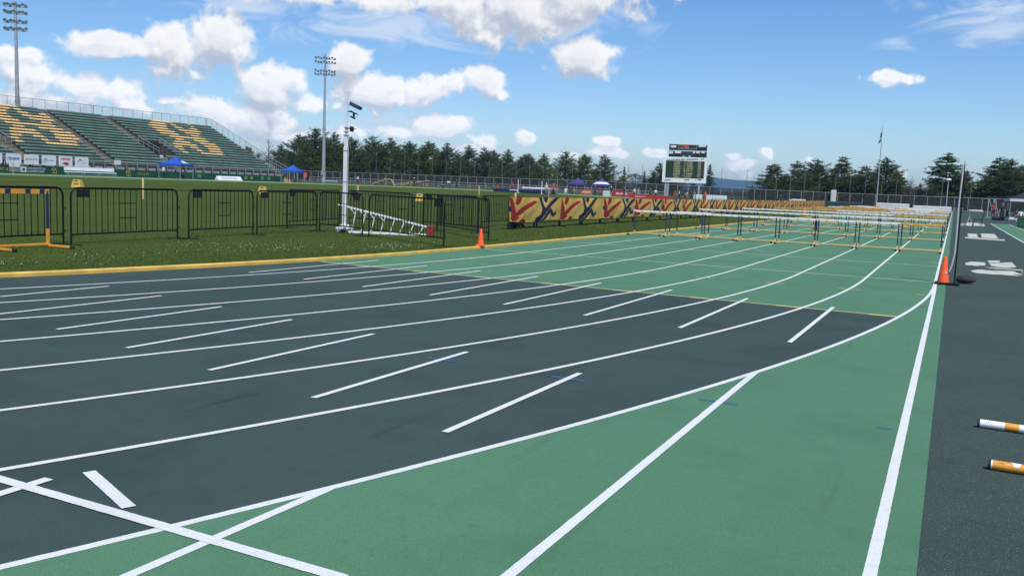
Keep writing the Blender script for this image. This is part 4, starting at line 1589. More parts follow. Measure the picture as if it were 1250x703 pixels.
# ------------------------------------------------------------------ fences at the far end
YF = 205.0
fa = thing('chain_link_fence', 'long dark-netted chain link fence across the far end of the field', 'fence', (0, YF, 0))
XL, XR = -190.0, 45.0
nseg = 94
fx = [XL + (XR - XL) * i / nseg for i in range(nseg + 1)]
FH = 2.75
q = MB()
for i in range(nseg):
    a, b = fx[i], fx[i + 1]
    q.quad((a, YF, zt(a)), (b, YF, zt(b)), (b, YF, zt(b) + FH), (a, YF, zt(a) + FH))
q.build('netting', M_mesh, fa)
q = MB()
q.tube([(x, YF - 0.04, zt(x) + FH) for x in fx], 0.05, 6)
q.tube([(x, YF - 0.04, zt(x) + 0.12) for x in fx], 0.04, 6)
q.build('rail', M_galv, fa)
for i in range(nseg + 1):
    q = MB()
    x = fx[i]
    q.tube([(x, YF - 0.05, zt(x)), (x, YF - 0.05, zt(x) + FH + 0.05)], 0.055, 6)
    q.build('post', M_greysteel, fa)
lf = thing('low_fence', 'low grey rail fence in front of the netted fence, left of the far bend', 'fence', (-120, 172, zt(-120)))
q = MB()
pa, pb = Vector((-140, 176, 0)), Vector((-52, 176, 0))
n_ = 44
P = [pa.lerp(pb, i / n_) for i in range(n_ + 1)]
for p in P:
    p.z = zt(p.x)
for dz in (1.15, 0.6):
    q.tube([p + Vector((0, 0, dz)) for p in P], 0.045, 6)
q.build('rail', M_galv, lf)
for p in P[::2]:
    q = MB()
    q.tube([p, p + Vector((0, 0, 1.18))], 0.05, 6)
    q.build('post', M_galv, lf)
q = MB()
for a, b in zip(P, P[1:]):
    q.quad(a + Vector((0, 0, .1)), b + Vector((0, 0, .1)), b + Vector((0, 0, 1.1)), a + Vector((0, 0, 1.1)))
q.build('netting', M_mesh2, lf)

npx = [458, 475, 492.5, 509.5, 526.5, 543.5, 561, 578, 596, 612, 629, 645.5, 662.5, 680, 698, 732, 749, 766, 783, 800, 880, 911, 929, 947, 964.5, 981.5, 1000, 1019.5, 1037.5, 1056, 1076, 1094, 1112, 1131, 1150, 1185]
for i, px in enumerate(npx):
    ptop = onY(px + 1.5, 190 + (px - 475) * 0.0405, YF + 1.2)
    x = ptop.x
    root = thing('net_post', 'thin tall net post rising behind the far fence, %s one from the left' % ORD[i], 'post', (x, YF + 1.2, zt(x)), 0, 'thin net posts along the far fence')
    q = MB()
    q.tube([(0, 0, 0), (0, 0, ptop.z - zt(x))], 0.06, 6, r1=0.045)
    q.box((0, 0, ptop.z - zt(x)), (0.12, 0.12, 0.1))
    q.build('shaft', M_railgrey, root, local=True)

# ------------------------------------------------------------------ scoreboard
YS = 192.0
cB = onY(835, 223.7, YS)
dep = (cB - EYE).dot(FWD)
KS = dep / F_PX
zb = zt(cB.x)
sbz = thing('scoreboard', 'big white-framed results scoreboard on posts before the far fence', 'scoreboard', (cB.x, YS, zb), R(13))


def sb(px, py):
    """board coordinates (m) of a point measured on the board"""
    return ((px - 834.5) * KS, cB.z - zb + (224.4 - py + (px - 834.5) * 0.040) * KS)


def sbox(q, x0, y0, x1, y1, dpt, mi=0, yy=0.0):
    a, b = sb(x0, y0), sb(x1, y1)
    xc, zc = (a[0] + b[0]) / 2, (sb(x0, y0)[1] + sb(x1, y1)[1]) / 2
    q.box((xc, yy, zc), (abs(b[0] - a[0]), dpt, abs((y1 - y0) * KS)), mi)


q = MB()
sbox(q, 807.8, 193.6, 860.6, 223.9, 0.5, 0, 0.05)
q.build('results_panel', M_wpaint, sbz, local=True)
q = MB()
sbox(q, 811.4, 197.6, 857.6, 218.4, 0.02, 0, -0.22)
q.build('screen', M_lcdg, sbz, local=True)
q = MB()
rnd = random.Random(8)
for r in range(10):
    y = 198.5 + r * 2.0
    colsx = [(811.8, 813.6, 0), (814.6, 816.2, 0), (817.4, 820.4, 0), (820.8, 830 + rnd.uniform(-2, 2), 1), (832.0 + rnd.uniform(0, 2), 835.4, 1), (836.0, 845.0 - rnd.uniform(0, 2), 1), (846.4, 848.8, 0), (849.8, 853.8, 1), (854.8, 857, 0)]
    for x0, x1, mi in colsx:
        if mi == 1:
            n_ = int((x1 - x0) / 0.9)
            for i in range(n_):
                if rnd.random() < 0.96:
                    sbox(q, x0 + i * 0.9, y, x0 + i * 0.9 + 0.86, y + 1.15, 0.02, 0 if rnd.random() < .8 else 2, -0.236)
        else:
            sbox(q, x0, y + 0.1, x1, y + 1.2, 0.02, 1, -0.236)
q.build('text_rows', [M_lcdk, M_rubber, M_lcdo], sbz, local=True)
q = MB()
x = 812.5
while x < 856:
    w = rnd.choice((0.5, 0.7, 0.9))
    if rnd.random() < 0.82:
        sbox(q, x, 195.2, x + w, 196.5, 0.02, 0, -0.22)
    x += w + 0.25
for x0, x1 in ((810.6, 817.8), (834.8, 841), (848, 849), (850.5, 855.2)):
    x = x0
    while x < x1 - 0.5:
        sbox(q, x, 219.9, x + 0.75, 221.2, 0.02, 1 if x0 < 815 else 0, -0.22)
        x += 0.95
q.build('printing', [M_rubber, M_bluep], sbz, local=True)
q = MB()
sbox(q, 814.2, 178.0, 859.4, 185.0, 0.4, 0, 0.1)
sbox(q, 814.2, 186.0, 859.4, 193.0, 0.4, 1, 0.1)
q.build('clock_panel', [M_blackplate, M_teal], sbz, local=True)
q = MB()
for x0, x1, y0, y1 in ((816, 822.6, 178.6, 181.4), (849.2, 858, 178.6, 181.2), (814.6, 819.2, 185.9, 188.6), (821.4, 828.8, 185.8, 188.4), (843, 845.4, 185.8, 188.6), (846.6, 851, 185.8, 188.6), (853, 857, 185.8, 188.6), (831, 833, 191.4, 192.6), (838, 840.6, 191.4, 192.6)):
    sbox(q, x0, y0, x1, y1, 0.03, 0, -0.12)
q.build('caption_plates', M_wprint, sbz, local=True)
q = MB()
for x0, x1, y0, y1 in ((825.0, 847.6, 178.2, 178.7), (825.0, 847.6, 182.4, 183.0), (825.0, 825.6, 178.2, 183), (847.0, 847.6, 178.2, 183)):
    sbox(q, x0, y0, x1, y1, 0.04, 0, -0.12)
for x0, x1, y0, y1 in ((814.6, 819.2, 189, 191.8), (821.4, 828.8, 189, 191.8), (843, 851, 189.2, 191.8), (853, 857, 189.2, 191.8)):
    sbox(q, x0, y0, x1, y1, 0.03, 1, -0.12)
q.build('clock_frame', [M_greysteel, M_blackplate], sbz, local=True)
a = sb(827.4, 182.2)
o = text_mesh('17:09', 4.6 * KS, M_led, 'digits', sbz, sbz.matrix_basis @ Vector((a[0], -0.14, a[1])), Matrix.Rotation(R(13), 3, 'Z') @ Vector((1, 0, 0)), UPV, bold=0.02)
q = MB()
for x in (812.6, 861.6):
    a, b = sb(x, 177.6), sb(x, 196)
    q.box((a[0], 0.1, (a[1] + b[1]) / 2), (0.34, 0.34, a[1] - b[1]))
a, b = sb(811.8, 177.4), sb(862, 177.4)
q.box(((a[0] + b[0]) / 2, 0.1, a[1]), (b[0] - a[0], 0.3, 0.14))
q.build('side_frame', M_wpaint, sbz, local=True)
for x in (812.2, 815.2, 852.6):
    q = MB()
    a = sb(x, 223.5)
    q.box((a[0], 0.25, a[1] / 2), (0.36, 0.36, a[1]))
    q.build('post', M_alu, sbz, local=True)

# ------------------------------------------------------------------ flag pole, lamp, far mats
tpz = onY(1077.5, 156, 202)
root = thing('flag_pole', 'tall grey flag pole before the far fence with a limp green and white flag', 'flag pole', (tpz.x, 202, 0))
q = MB()
q.tube([(0, 0, 0), (0, 0, tpz.z * .5), (0, 0, tpz.z)], 0.16, 10, r1=0.05)
q.lathe([(0.03, tpz.z), (0.09, tpz.z + .06), (0.09, tpz.z + .12), (0.02, tpz.z + .18)], 8)
q.build('pole', M_galv, root, smooth=True, local=True)
q = MB()
n_ = 10
vs = []
for i in range(n_ + 1):
    t = i / n_
    for j in range(5):
        s_ = j / 4
        vs.append((-0.06 - (0.10 + 0.45 * t) * s_ - 0.05 * math.sin(t * 9), 0.1 * math.sin(s_ * 6 + t * 5), tpz.z - 0.5 - 2.3 * t - 0.55 * s_ * t))
for i in range(n_):
    for j in range(4):
        q.f.append((i * 5 + j, i * 5 + j + 1, (i + 1) * 5 + j + 1, (i + 1) * 5 + j))
        q.m.append(0 if 0.3 < (i % 6) / 6 or i > 7 else 1)
q.v = [Vector(v) for v in vs]
q.build('flag', [M_flagg, M_wcloth], root, smooth=True, local=True)
q = MB()
q.box((-0.25, 0, tpz.z * 0.52), (0.4, 0.25, 0.45))
q.build('floodlight', M_greysteel, root, local=True)

tz = onY(1158, 218.5, 200)
root = thing('lamp_post', 'post-top lamp with a pale cap standing right of the far hurdles', 'street lamp', (tz.x, 200, 0))
q = MB()
q.tube([(0, 0, 0), (0, 0, tz.z - 0.3)], 0.11, 8, r1=0.09)
q.build('pole', M_alu, root, smooth=True, local=True)
q = MB()
q.lathe([(0.10, tz.z - 0.55), (0.25, tz.z - 0.35), (0.58, tz.z - 0.18), (0.50, tz.z - 0.02), (0.2, tz.z + 0.08)], 14)
q.build('lamp_head', M_wpaint, root, smooth=True, local=True)


def slab(px0, px1, py0, py1, Y, m_, label, name, cat, d=2.5, group=None, bev=0.12, parts=None, rz=0.0):
    if Y is None:
        Y = G((px0 + px1) / 2, py1).y
    a, b = onY(px0, py1, Y), onY(px1, py1, Y)
    t = onY(px0, py0, Y)
    w = b.x - a.x
    xc = (a.x + b.x) / 2
    z0 = max(zt(xc) - 0.0, min(a.z, t.z - 0.15)) if False else zt(xc)
    h = max(0.3, onY((px0 + px1) / 2, (py0 + py1) / 2 - (py1 - py0) / 2, Y).z - z0)
    root = thing(name, label, cat, (xc, Y, z0), rz, group)
    q = MB()
    q.box((0, d / 2, h / 2), (w, d, h), 0, bev=min(bev, h * 0.3))
    q.build('body', m_, root, local=True)
    return root, w, h


slab(1069, 1109.5, 248.3, 252, 196, M_mattop, 'long white covered mat beyond the far hurdles, under the flag pole', 'crash_mat', 'crash mat')
slab(1114, 1161.5, 251.8, 254, 192, M_mattop, 'white covered mat beyond the far hurdles, left of the lamp post', 'crash_mat', 'crash mat')
slab(1162.8, 1176, 253.6, 257.5, None, M_mattop, 'white covered mat just right of the far end of the edge line', 'crash_mat', 'crash mat')
slab(1185, 1200, 256.4, 259, None, M_mattop, 'rumpled white cover on the ground behind the black chair', 'ground_cover', 'cover')
slab(966, 983, 243.3, 245.4, 186, M_mattop, 'narrow white table top beyond the far end of the mustard banners', 'table', 'table', d=1.0)
slab(946, 961, 242.5, 245.4, 188, M_matnavy, 'navy covered table beyond the far end of the mustard banners', 'table', 'table', d=1.0)
slab(1014, 1020.5, 232, 239, 204, M_mattop, 'small pale box high on the far fence left of the flag pole', 'speaker_box', 'box', d=0.5)
slab(1008, 1034, 246.2, 252, 160, mat('dark_teal_cover', (0.018, 0.045, 0.045), 0.6), 'dark teal covered container past the last mustard banner', 'container', 'container', d=2)
slab(1034, 1052, 247.2, 252, 168, mat('dark_teal_cover', (0.018, 0.045, 0.045), 0.6), 'lower dark teal container left of the white mats', 'container', 'container', d=2)

# high jump mats in the far bend
r_, w, h = slab(603, 669, 231.0, 238, 128, M_matnavy, 'navy high jump landing mat with a pale cover in the far bend', 'landing_mat', 'crash mat', d=4, rz=0.1)
q = MB()
q.box((w * 0.24, 2.2, h + 0.18), (w * 0.50, 3.6, 0.36), 0, bev=0.12)
q.build('cover', M_mattop, r_, local=True)
q = MB()
q.box((-w * 0.12, -0.02, h * 0.7), (w * 0.16, 0.03, h * 0.28), 0)
q.build('label_patch', M_mattop, r_, local=True)
for px in (632, 661):
    p = onY(px, 238, 126)
    root = thing('jump_upright', 'white high jump upright at the %s of the navy landing mat' % ('middle' if px < 640 else 'right end'), 'upright', (p.x, 126, zt(p.x)))
    q = MB()
    q.tube([(0, 0, 0), (0, 0, 2.0)], 0.06, 8)
    q.box((0, 0, 0.03), (0.6, 0.4, 0.06))
    q.build('shaft', M_wpaint, root, local=True)


def adboard(px0, px1, py0, py1, Y, m_, label, marks=None, mm=None, rz=0.0):
    a, b = onY(px0, py1, Y), onY(px1, py1, Y)
    xc = (a.x + b.x) / 2
    w = b.x - a.x
    z0 = zt(xc)
    ztop = onY((px0 + px1) / 2, py0, Y).z
    h = max(0.5, ztop - z0 - 0.06)
    root = thing('advertising_board', label, 'advertising board', (xc, Y, z0), rz)
    q = MB()
    q.box((0, 0, 0.06 + h / 2), (w, 0.06, h))
    q.build('panel', m_, root, local=True)
    for x in (-w * 0.42, w * 0.42):
        q = MB()
        q.bar((x, -0.25, 0.03), (x, 0.35, 0.03), 0.06, 0.06)
        q.bar((x, 0.3, 0.03), (x, 0.04, h * 0.8), 0.04, 0.04)
        q.build('leg', M_greysteel, root, local=True)
    if marks:
        q = MB()
        for x0, x1, z0_, z1_ in marks:
            q.box((w * ((x0 + x1) / 2 - .5), -0.036, 0.06 + h * (z0_ + z1_) / 2), (w * (x1 - x0), 0.012, h * (z1_ - z0_)))
        q.build('print', mm, root, local=True)
    return root


def script(x0, x1, seed, z=0.5, amp=0.16):
    rr = random.Random(seed)
    out = []
    x = x0
    while x < x1:
        w = rr.uniform(0.02, 0.035)
        hh = amp * rr.uniform(0.4, 1.1)
        out.append((x, x + w, z - hh * rr.uniform(.6, 1), z + hh))
        x += w + 0.014
    return out


adboard(747.4, 767.5, 233.3, 240.2, 150, M_redboard, 'bright red board with white script beside the purple canopies', script(0.22, 0.88, 1, 0.5, 0.24), M_wprint)
adboard(768.2, 792, 238, 243, 140, M_redboard, 'low red board with faint script, first of the long pair left of the scoreboard', script(0.3, 0.8, 2, 0.5, 0.14), M_wprint)
adboard(792.6, 816.5, 239, 243.2, 140, M_redboard, 'low plain red board ending under the scoreboard posts')
adboard(708.3, 722.5, 231.8, 238.6, 146, M_orboard, 'orange red board with white words below the plain purple canopy', script(0.2, 0.85, 3, 0.55, 0.2), M_wprint)
adboard(736, 746, 233, 240, 146, M_board, 'white board with grey print between the purple canopy and the red board', script(0.2, 0.8, 4, 0.5, 0.1), M_greyp)
adboard(861, 887, 238.4, 245, 150, M_board, 'long white board with a small green ring and grey words right of the scoreboard', [(0.30, 0.36, 0.35, 0.68)] + script(0.42, 0.9, 5, 0.5, 0.08), M_greyp)
r_ = adboard(849.4, 857, 237.4, 244.4, 148, M_board, 'white board with a yellow figure under the right scoreboard post', [(0.35, 0.7, 0.15, 0.55)], M_gold)

# timber ramps in the far bend
def ramp(p0, p1, Y, label, legs=True):
    a, b = onY(*p0, Y), onY(*p1, Y)
    a.z = max(a.z, zt(a.x) + 0.1)
    root = thing('timber_ramp', label, 'ramp', (a.x, Y, zt(a.x)))
    q = MB()
    q.bar(a, b, 0.9, 0.16)
    q.build('deck', M_wood, root)
    for t in (0.25, 0.6, 0.97):
        p = a.lerp(b, t)
        if p.z - zt(p.x) > 0.3:
            q = MB()
            q.bar((p.x, Y, zt(p.x)), p, 0.12, 0.12, up=(1, 0, 0))
            q.build('leg', M_wood, root)


ramp((456, 226.4), (471.5, 219.5), 158, 'pale timber ramp rising to the right, left of the curved arch')
ramp((482.5, 227.0), (502, 222.5), 156, 'short low timber ramp between the arch and the long one')
ramp((490, 227.6), (522.5, 220.6), 154, 'long pale timber ramp rising to the right in the far bend')
a, b, c, d = onY(471, 219.8, 158), onY(475.5, 219.2, 158), onY(479, 221.6, 158), onY(481, 227, 158)
root = thing('timber_arch', 'curved pale timber arch at the top of the left ramp', 'arch', (d.x, 158, zt(d.x)))
q = MB()
pts = [a, a.lerp(b, .5) + Vector((0, 0, .1)), b, b.lerp(c, .5) + Vector((.1, 0, .15)), c, c.lerp(d, .5) + Vector((.1, 0, 0)), Vector((d.x, 158, zt(d.x)))]
q.tube(pts, 0.11, 8)
q.build('frame', M_wood, root, smooth=True)

# small items under the second canopy
for px, py, m_, lab, nm, ct, s_ in ((372.6, 216, M_cone, 'red square sign held up beside the second blue canopy', 'sign_plate', 'sign', 0.75), (349.5, 222, M_wood, 'tan box on the ground below the second blue canopy', 'storage_box', 'box', 0.55), (362, 222, M_wood, 'tan box with a white lid under the second blue canopy', 'storage_box', 'box', 0.6)):
    p = onX(px, py, -95.5)
    z0 = zt(p.x)
    root = thing(nm, lab, ct, (p.x, p.y, z0))
    q = MB()
    if nm == 'sign_plate':
        q.box((0, 0, p.z - z0 + 0.3), (0.05, s_, s_))
        q.build('panel', m_, root, local=True)
        q = MB()
        q.tube([(-0.05, 0, 0), (-0.05, 0, p.z - z0 + 0.3)], 0.03, 6)
        q.build('post', M_galv, root, local=True)
    else:
        q.box((0, 0, s_ / 2), (s_, s_ * 1.2, s_), 0, bev=0.04)
        q.build('body', m_, root, local=True)
        q = MB()
        q.box((0, 0, s_ + 0.03), (s_ * 1.04, s_ * 1.25, 0.06), 0, bev=0.02)
        q.build('lid', M_board if px > 355 else M_wood, root, local=True)
for px, py, lab, h in ((353.5, 222.8, 'small orange cone under the second blue canopy', 0.75), (228.3, 219.0, 'small orange cone under the first blue canopy', 0.75)):
    p = onX(px, py, -94)
    cone((p.x, p.y, zt(p.x)), 0, lab, h)

# right side: chair, stands, crate
p = G(1193.5, 275.6)
ch = thing('chair', 'black chair seen side-on standing on the painted letters of the apron', 'chair', (p.x, p.y, 0.0), R(0))
dep = (p - EYE).dot(FWD)
for (x, y) in ((-0.24, -0.2), (0.22, -0.2), (-0.24, 0.2), (0.22, 0.2)):
    q = MB()
    q.tube([(x * 1.25, y, 0), (x, y, 0.44)], 0.016, 6)
    q.build('leg', M_black, ch, local=True)
q = MB()
q.box((0, 0, 0.45), (0.52, 0.46, 0.05), 0, bev=0.015)
q.build('seat', M_black, ch, local=True)
q = MB()
q.bar((0.24, -0.18, 0.44), (0.33, -0.18, 0.88), 0.03, 0.03, up=(0, 1, 0))
q.bar((0.24, 0.18, 0.44), (0.33, 0.18, 0.88), 0.03, 0.03, up=(0, 1, 0))
q.box((0.32, 0, 0.78), (0.05, 0.46, 0.30), 0, Matrix.Rotation(R(11), 3, 'Y'), bev=0.015)
q.build('backrest', M_black, ch, local=True)
p = G(1182.5, 275.0)
tz = onY(1183.3, 257, p.y)
root = thing('tripod_stand', 'thin grey tripod stand left of the black chair', 'stand', (p.x, p.y, 0))
q = MB()
q.tube([(0, 0, 0.5), (0, 0, tz.z)], 0.02, 6)
q.box((0, 0, tz.z), (0.22, 0.1, 0.14), 0, bev=0.02)
q.build('shaft', M_galv, root, local=True)
for k in range(3):
    q = MB()
    q.tube([(0, 0, 0.6), (0.32 * math.cos(k * 2.1), 0.32 * math.sin(k * 2.1), 0)], 0.015, 6)
    q.build('leg', M_galv, root, local=True)
for i, (px, nm) in enumerate(((1205.5, 'left'), (1212, 'right'))):
    Y = 122.0
    p = onY(px, 258, Y)
    t = onY(px, 243, Y)
    root = thing('vault_standard', 'white triangular stand, the %s one of the pair beside the red-shirted person' % nm, 'stand', (p.x, Y, 0))
    q = MB()
    q.tube([(0, 0, 0), (0.02, 0, t.z)], 0.055, 8)
    q.tube([(0.75, 0.5, 0), (0.05, 0, t.z)], 0.05, 8)
    q.bar((-0.1, 0, 0.05), (0.9, 0.4, 0.05), 0.12, 0.08)
    q.build('frame', M_alu, root, local=True)
p = G(1248, 277.5)
root = thing('crate', 'dark green crate at the right edge beside the runway', 'crate', (p.x, p.y, 0.0), 0.05)
q = MB()
q.box((0.15, 0, 0.33), (1.0, 0.7, 0.62), 0, bev=0.03)
q.build('body', M_crate, root, local=True)
q = MB()
q.box((0.15, 0, 0.66), (1.06, 0.76, 0.07), 0, bev=0.02)
q.build('lid', M_crate, root, local=True)
for px, lab in ((1238.5, 'white equipment bag lying on the apron behind the right-hand group'), (1219, 'dark equipment bag on the apron by the red-shirted person')):
    p = gY(px, 258, 104)
    root = thing('equipment_bag', lab, 'bag', (p.x, 104, 0))
    q = MB()
    q.box((0, 0, 0.2), (1.1, 0.5, 0.4), 0, bev=0.14)
    q.build('body', M_mattop if px > 1230 else M_bag, root, local=True)
    q = MB()
    q.tube([(-0.3, -0.1, 0.38), (-0.2, -0.1, 0.55), (0.2, -0.1, 0.55), (0.3, -0.1, 0.38)], 0.02, 6)
    q.build('handle', M_rubber, root, local=True)

# ------------------------------------------------------------------ people
def body_mesh(pose):
    J = {'pel': (0, 0, .95, .125), 'wst': (0, .0, 1.08, .115), 'chs': (0, .01, 1.32, .14), 'nck': (0, .01, 1.47, .06), 'hd': (0, -.02, 1.60, .085), 'top': (0, -.01, 1.70, .075)}
    for s, n_ in ((-1, 'l'), (1, 'r')):
        J['hip' + n_] = (s * .09, 0, .90, .095)
        J['kne' + n_] = (s * .10, -.01, .50, .065)
        J['ank' + n_] = (s * .10, .02, .09, .042)
        J['toe' + n_] = (s * .11, -.14, .035, .035)
        J['shd' + n_] = (s * .175, .01, 1.40, .058)
        J['elb' + n_] = (s * .24, .02, 1.13, .042)
        J['wri' + n_] = (s * .25, -.05, .90, .032)
        J['hnd' + n_] = (s * .25, -.09, .80, .036)
    if pose == 'walk':
        J['knel'] = (-.10, -.16, .52, .065); J['ankl'] = (-.10, -.22, .12, .042); J['toel'] = (-.11, -.38, .06, .035)
        J['kner'] = (.10, .06, .50, .065); J['ankr'] = (.10, .30, .16, .042); J['toer'] = (.11, .18, .05, .035)
        J['elbl'] = (-.22, .16, 1.16, .042); J['wril'] = (-.24, .10, .95, .032); J['hndl'] = (-.24, .05, .87, .036)
        J['elbr'] = (.22, -.12, 1.16, .042); J['wrir'] = (.22, -.28, 1.02, .032); J['hndr'] = (.21, -.36, 1.0, .036)
    elif pose == 'sit':
        dz = -.47
        for k in ('pel', 'wst', 'chs', 'nck', 'hd', 'top', 'shdl', 'shdr', 'elbl', 'elbr'):
            x, y, z, r = J[k]; J[k] = (x, y, z + dz, r)
        for s, n_ in ((-1, 'l'), (1, 'r')):
            J['hip' + n_] = (s * .09, -.02, .46, .095); J['kne' + n_] = (s * .12, -.44, .50, .065); J['ank' + n_] = (s * .12, -.42, .09, .042); J['toe' + n_] = (s * .12, -.58, .035, .035)
            J['wri' + n_] = (s * .2, -.26, .62, .032); J['hnd' + n_] = (s * .17, -.36, .60, .036)
    elif pose == 'bend':
        for k, v in {'wst': (0, -.08, 1.04, .115), 'chs': (0, -.28, 1.15, .14), 'nck': (0, -.42, 1.20, .06), 'hd': (0, -.53, 1.24, .085), 'top': (0, -.62, 1.27, .075)}.items():
            J[k] = v
        for s, n_ in ((-1, 'l'), (1, 'r')):
            J['shd' + n_] = (s * .17, -.34, 1.20, .058); J['elb' + n_] = (s * .22, -.40, .93, .042); J['wri' + n_] = (s * .18, -.48, .72, .032); J['hnd' + n_] = (s * .16, -.50, .63, .036)
    order = list(J)
    E_ = [('pel', 'wst'), ('wst', 'chs'), ('chs', 'nck'), ('nck', 'hd'), ('hd', 'top')]
    for n_ in 'lr':
        E_ += [('pel', 'hip' + n_), ('hip' + n_, 'kne' + n_), ('kne' + n_, 'ank' + n_), ('ank' + n_, 'toe' + n_), ('chs', 'shd' + n_), ('shd' + n_, 'elb' + n_), ('elb' + n_, 'wri' + n_), ('wri' + n_, 'hnd' + n_)]
    me = bpy.data.meshes.new('body')
    me.from_pydata([J[k][:3] for k in order], [(order.index(a), order.index(b)) for a, b in E_], [])
    o = bpy.data.objects.new('body', me)
    COL.objects.link(o)
    mo = o.modifiers.new('s', 'SKIN')
    for i, k in enumerate(order):
        me.skin_vertices[0].data[i].radius = (J[k][3], J[k][3] * (0.8 if k in ('chs', 'wst', 'pel') else 1))
        me.skin_vertices[0].data[i].use_root = (k == 'pel')
    sb_ = o.modifiers.new('u', 'SUBSURF')
    sb_.levels = 1
    sb_.render_levels = 1
    dg = bpy.context.evaluated_depsgraph_get()
    new = bpy.data.meshes.new_from_object(o.evaluated_get(dg))
    bpy.data.objects.remove(o)
    bpy.data.meshes.remove(me)
    new.name = 'body_' + pose
    seg = []
    for a, b in E_:
        reg = 1
        if a in ('nck', 'hd') or a[:3] == 'wri' or a[:3] == 'elb':
            reg = 0
        if a[:3] in ('hip', 'kne') or b[:3] == 'hip':
            reg = 2
        if a[:3] == 'ank':
            reg = 3
        seg.append((Vector(J[a][:3]), Vector(J[b][:3]), reg))
    for f in new.polygons:
        c = f.center
        best = (9, 0)
        for a, b, reg in seg:
            t = max(0, min(1, (c - a).dot(b - a) / (b - a).length_squared))
            d_ = (c - a.lerp(b, t)).length
            if d_ < best[0]:
                best = (d_, reg)
        f.material_index = best[1]
        f.use_smooth = True
    for _ in range(4):
        new.materials.append(None)
    hm = MB()
    h, t = Vector(J['hd'][:3]), Vector(J['top'][:3])
    return new, h, t


POSES = {p: body_mesh(p) for p in ('stand', 'walk', 'sit', 'bend')}
SKIN = mat('skin', (0.38, 0.22, 0.15), 0.6)
SHOE = mat('dark_shoes', (0.03, 0.03, 0.035), 0.6)
HAIRM = {'dark': mat('dark_hair', (0.02, 0.014, 0.01), 0.6), 'fair': mat('fair_hair', (0.25, 0.16, 0.07), 0.6), 'white': mat('white_cap', (0.75, 0.75, 0.75), 0.7)}
CLO = {'white': (0.70, 0.71, 0.72), 'red': (0.46, 0.035, 0.030), 'navy': (0.020, 0.028, 0.085), 'black': (0.014, 0.014, 0.016), 'grey': (0.24, 0.25, 0.27), 'lblue': (0.33, 0.58, 0.66), 'pink': (0.62, 0.30, 0.34), 'orange': (0.70, 0.10, 0.03), 'dark': (0.035, 0.036, 0.045), 'tan': (0.33, 0.26, 0.17), 'purple': (0.08, 0.06, 0.22)}
CLM = {k: mat(k + '_clothing', v, 0.8, var=0.15, vscale=8) for k, v in CLO.items()}
hair_cache = {}


def person(px, Y, pose, rz, shirt, pants, hair, label, s=1.0, X=None):
    if X is not None:
        p = onX(px, 215, X)
        x, y = X, p.y
    else:
        p = onY(px, 235, Y)
        x, y = p.x, Y
    new, h, t = POSES[pose]
    o = bpy.data.objects.new('person', new)
    COL.objects.link(o)
    for i, m_ in enumerate((SKIN, CLM[shirt], CLM[pants], SHOE)):
        o.material_slots[i].link = 'OBJECT'
        o.material_slots[i].material = m_
    o.location = (x, y, zt(x) + 0.006)
    o.rotation_euler = (0, 0, rz)
    o.scale = (s, s, s)
    tag(o, label, 'person')
    key = pose
    if key not in hair_cache:
        q = MB()
        ax_ = (t - h).normalized()
        q.lathe([(0.098, -0.02), (0.104, 0.03), (0.098, 0.08), (0.065, 0.115), (0.02, 0.128)], 12)
        rot = ax_.to_track_quat('Z', 'Y').to_matrix()
        for v in q.v:
            v.xyz = h + rot @ Vector((v.x, v.y + 0.012, v.z))
        ob = q.build('hair', M_rubber, None, smooth=True)
        hair_cache[key] = ob.data
        bpy.data.objects.remove(ob)
    hh = bpy.data.objects.new('hair', hair_cache[key])
    COL.objects.link(hh)
    hh.material_slots[0].link = 'OBJECT'
    hh.material_slots[0].material = HAIRM[hair]
    hh.parent = o
    return o


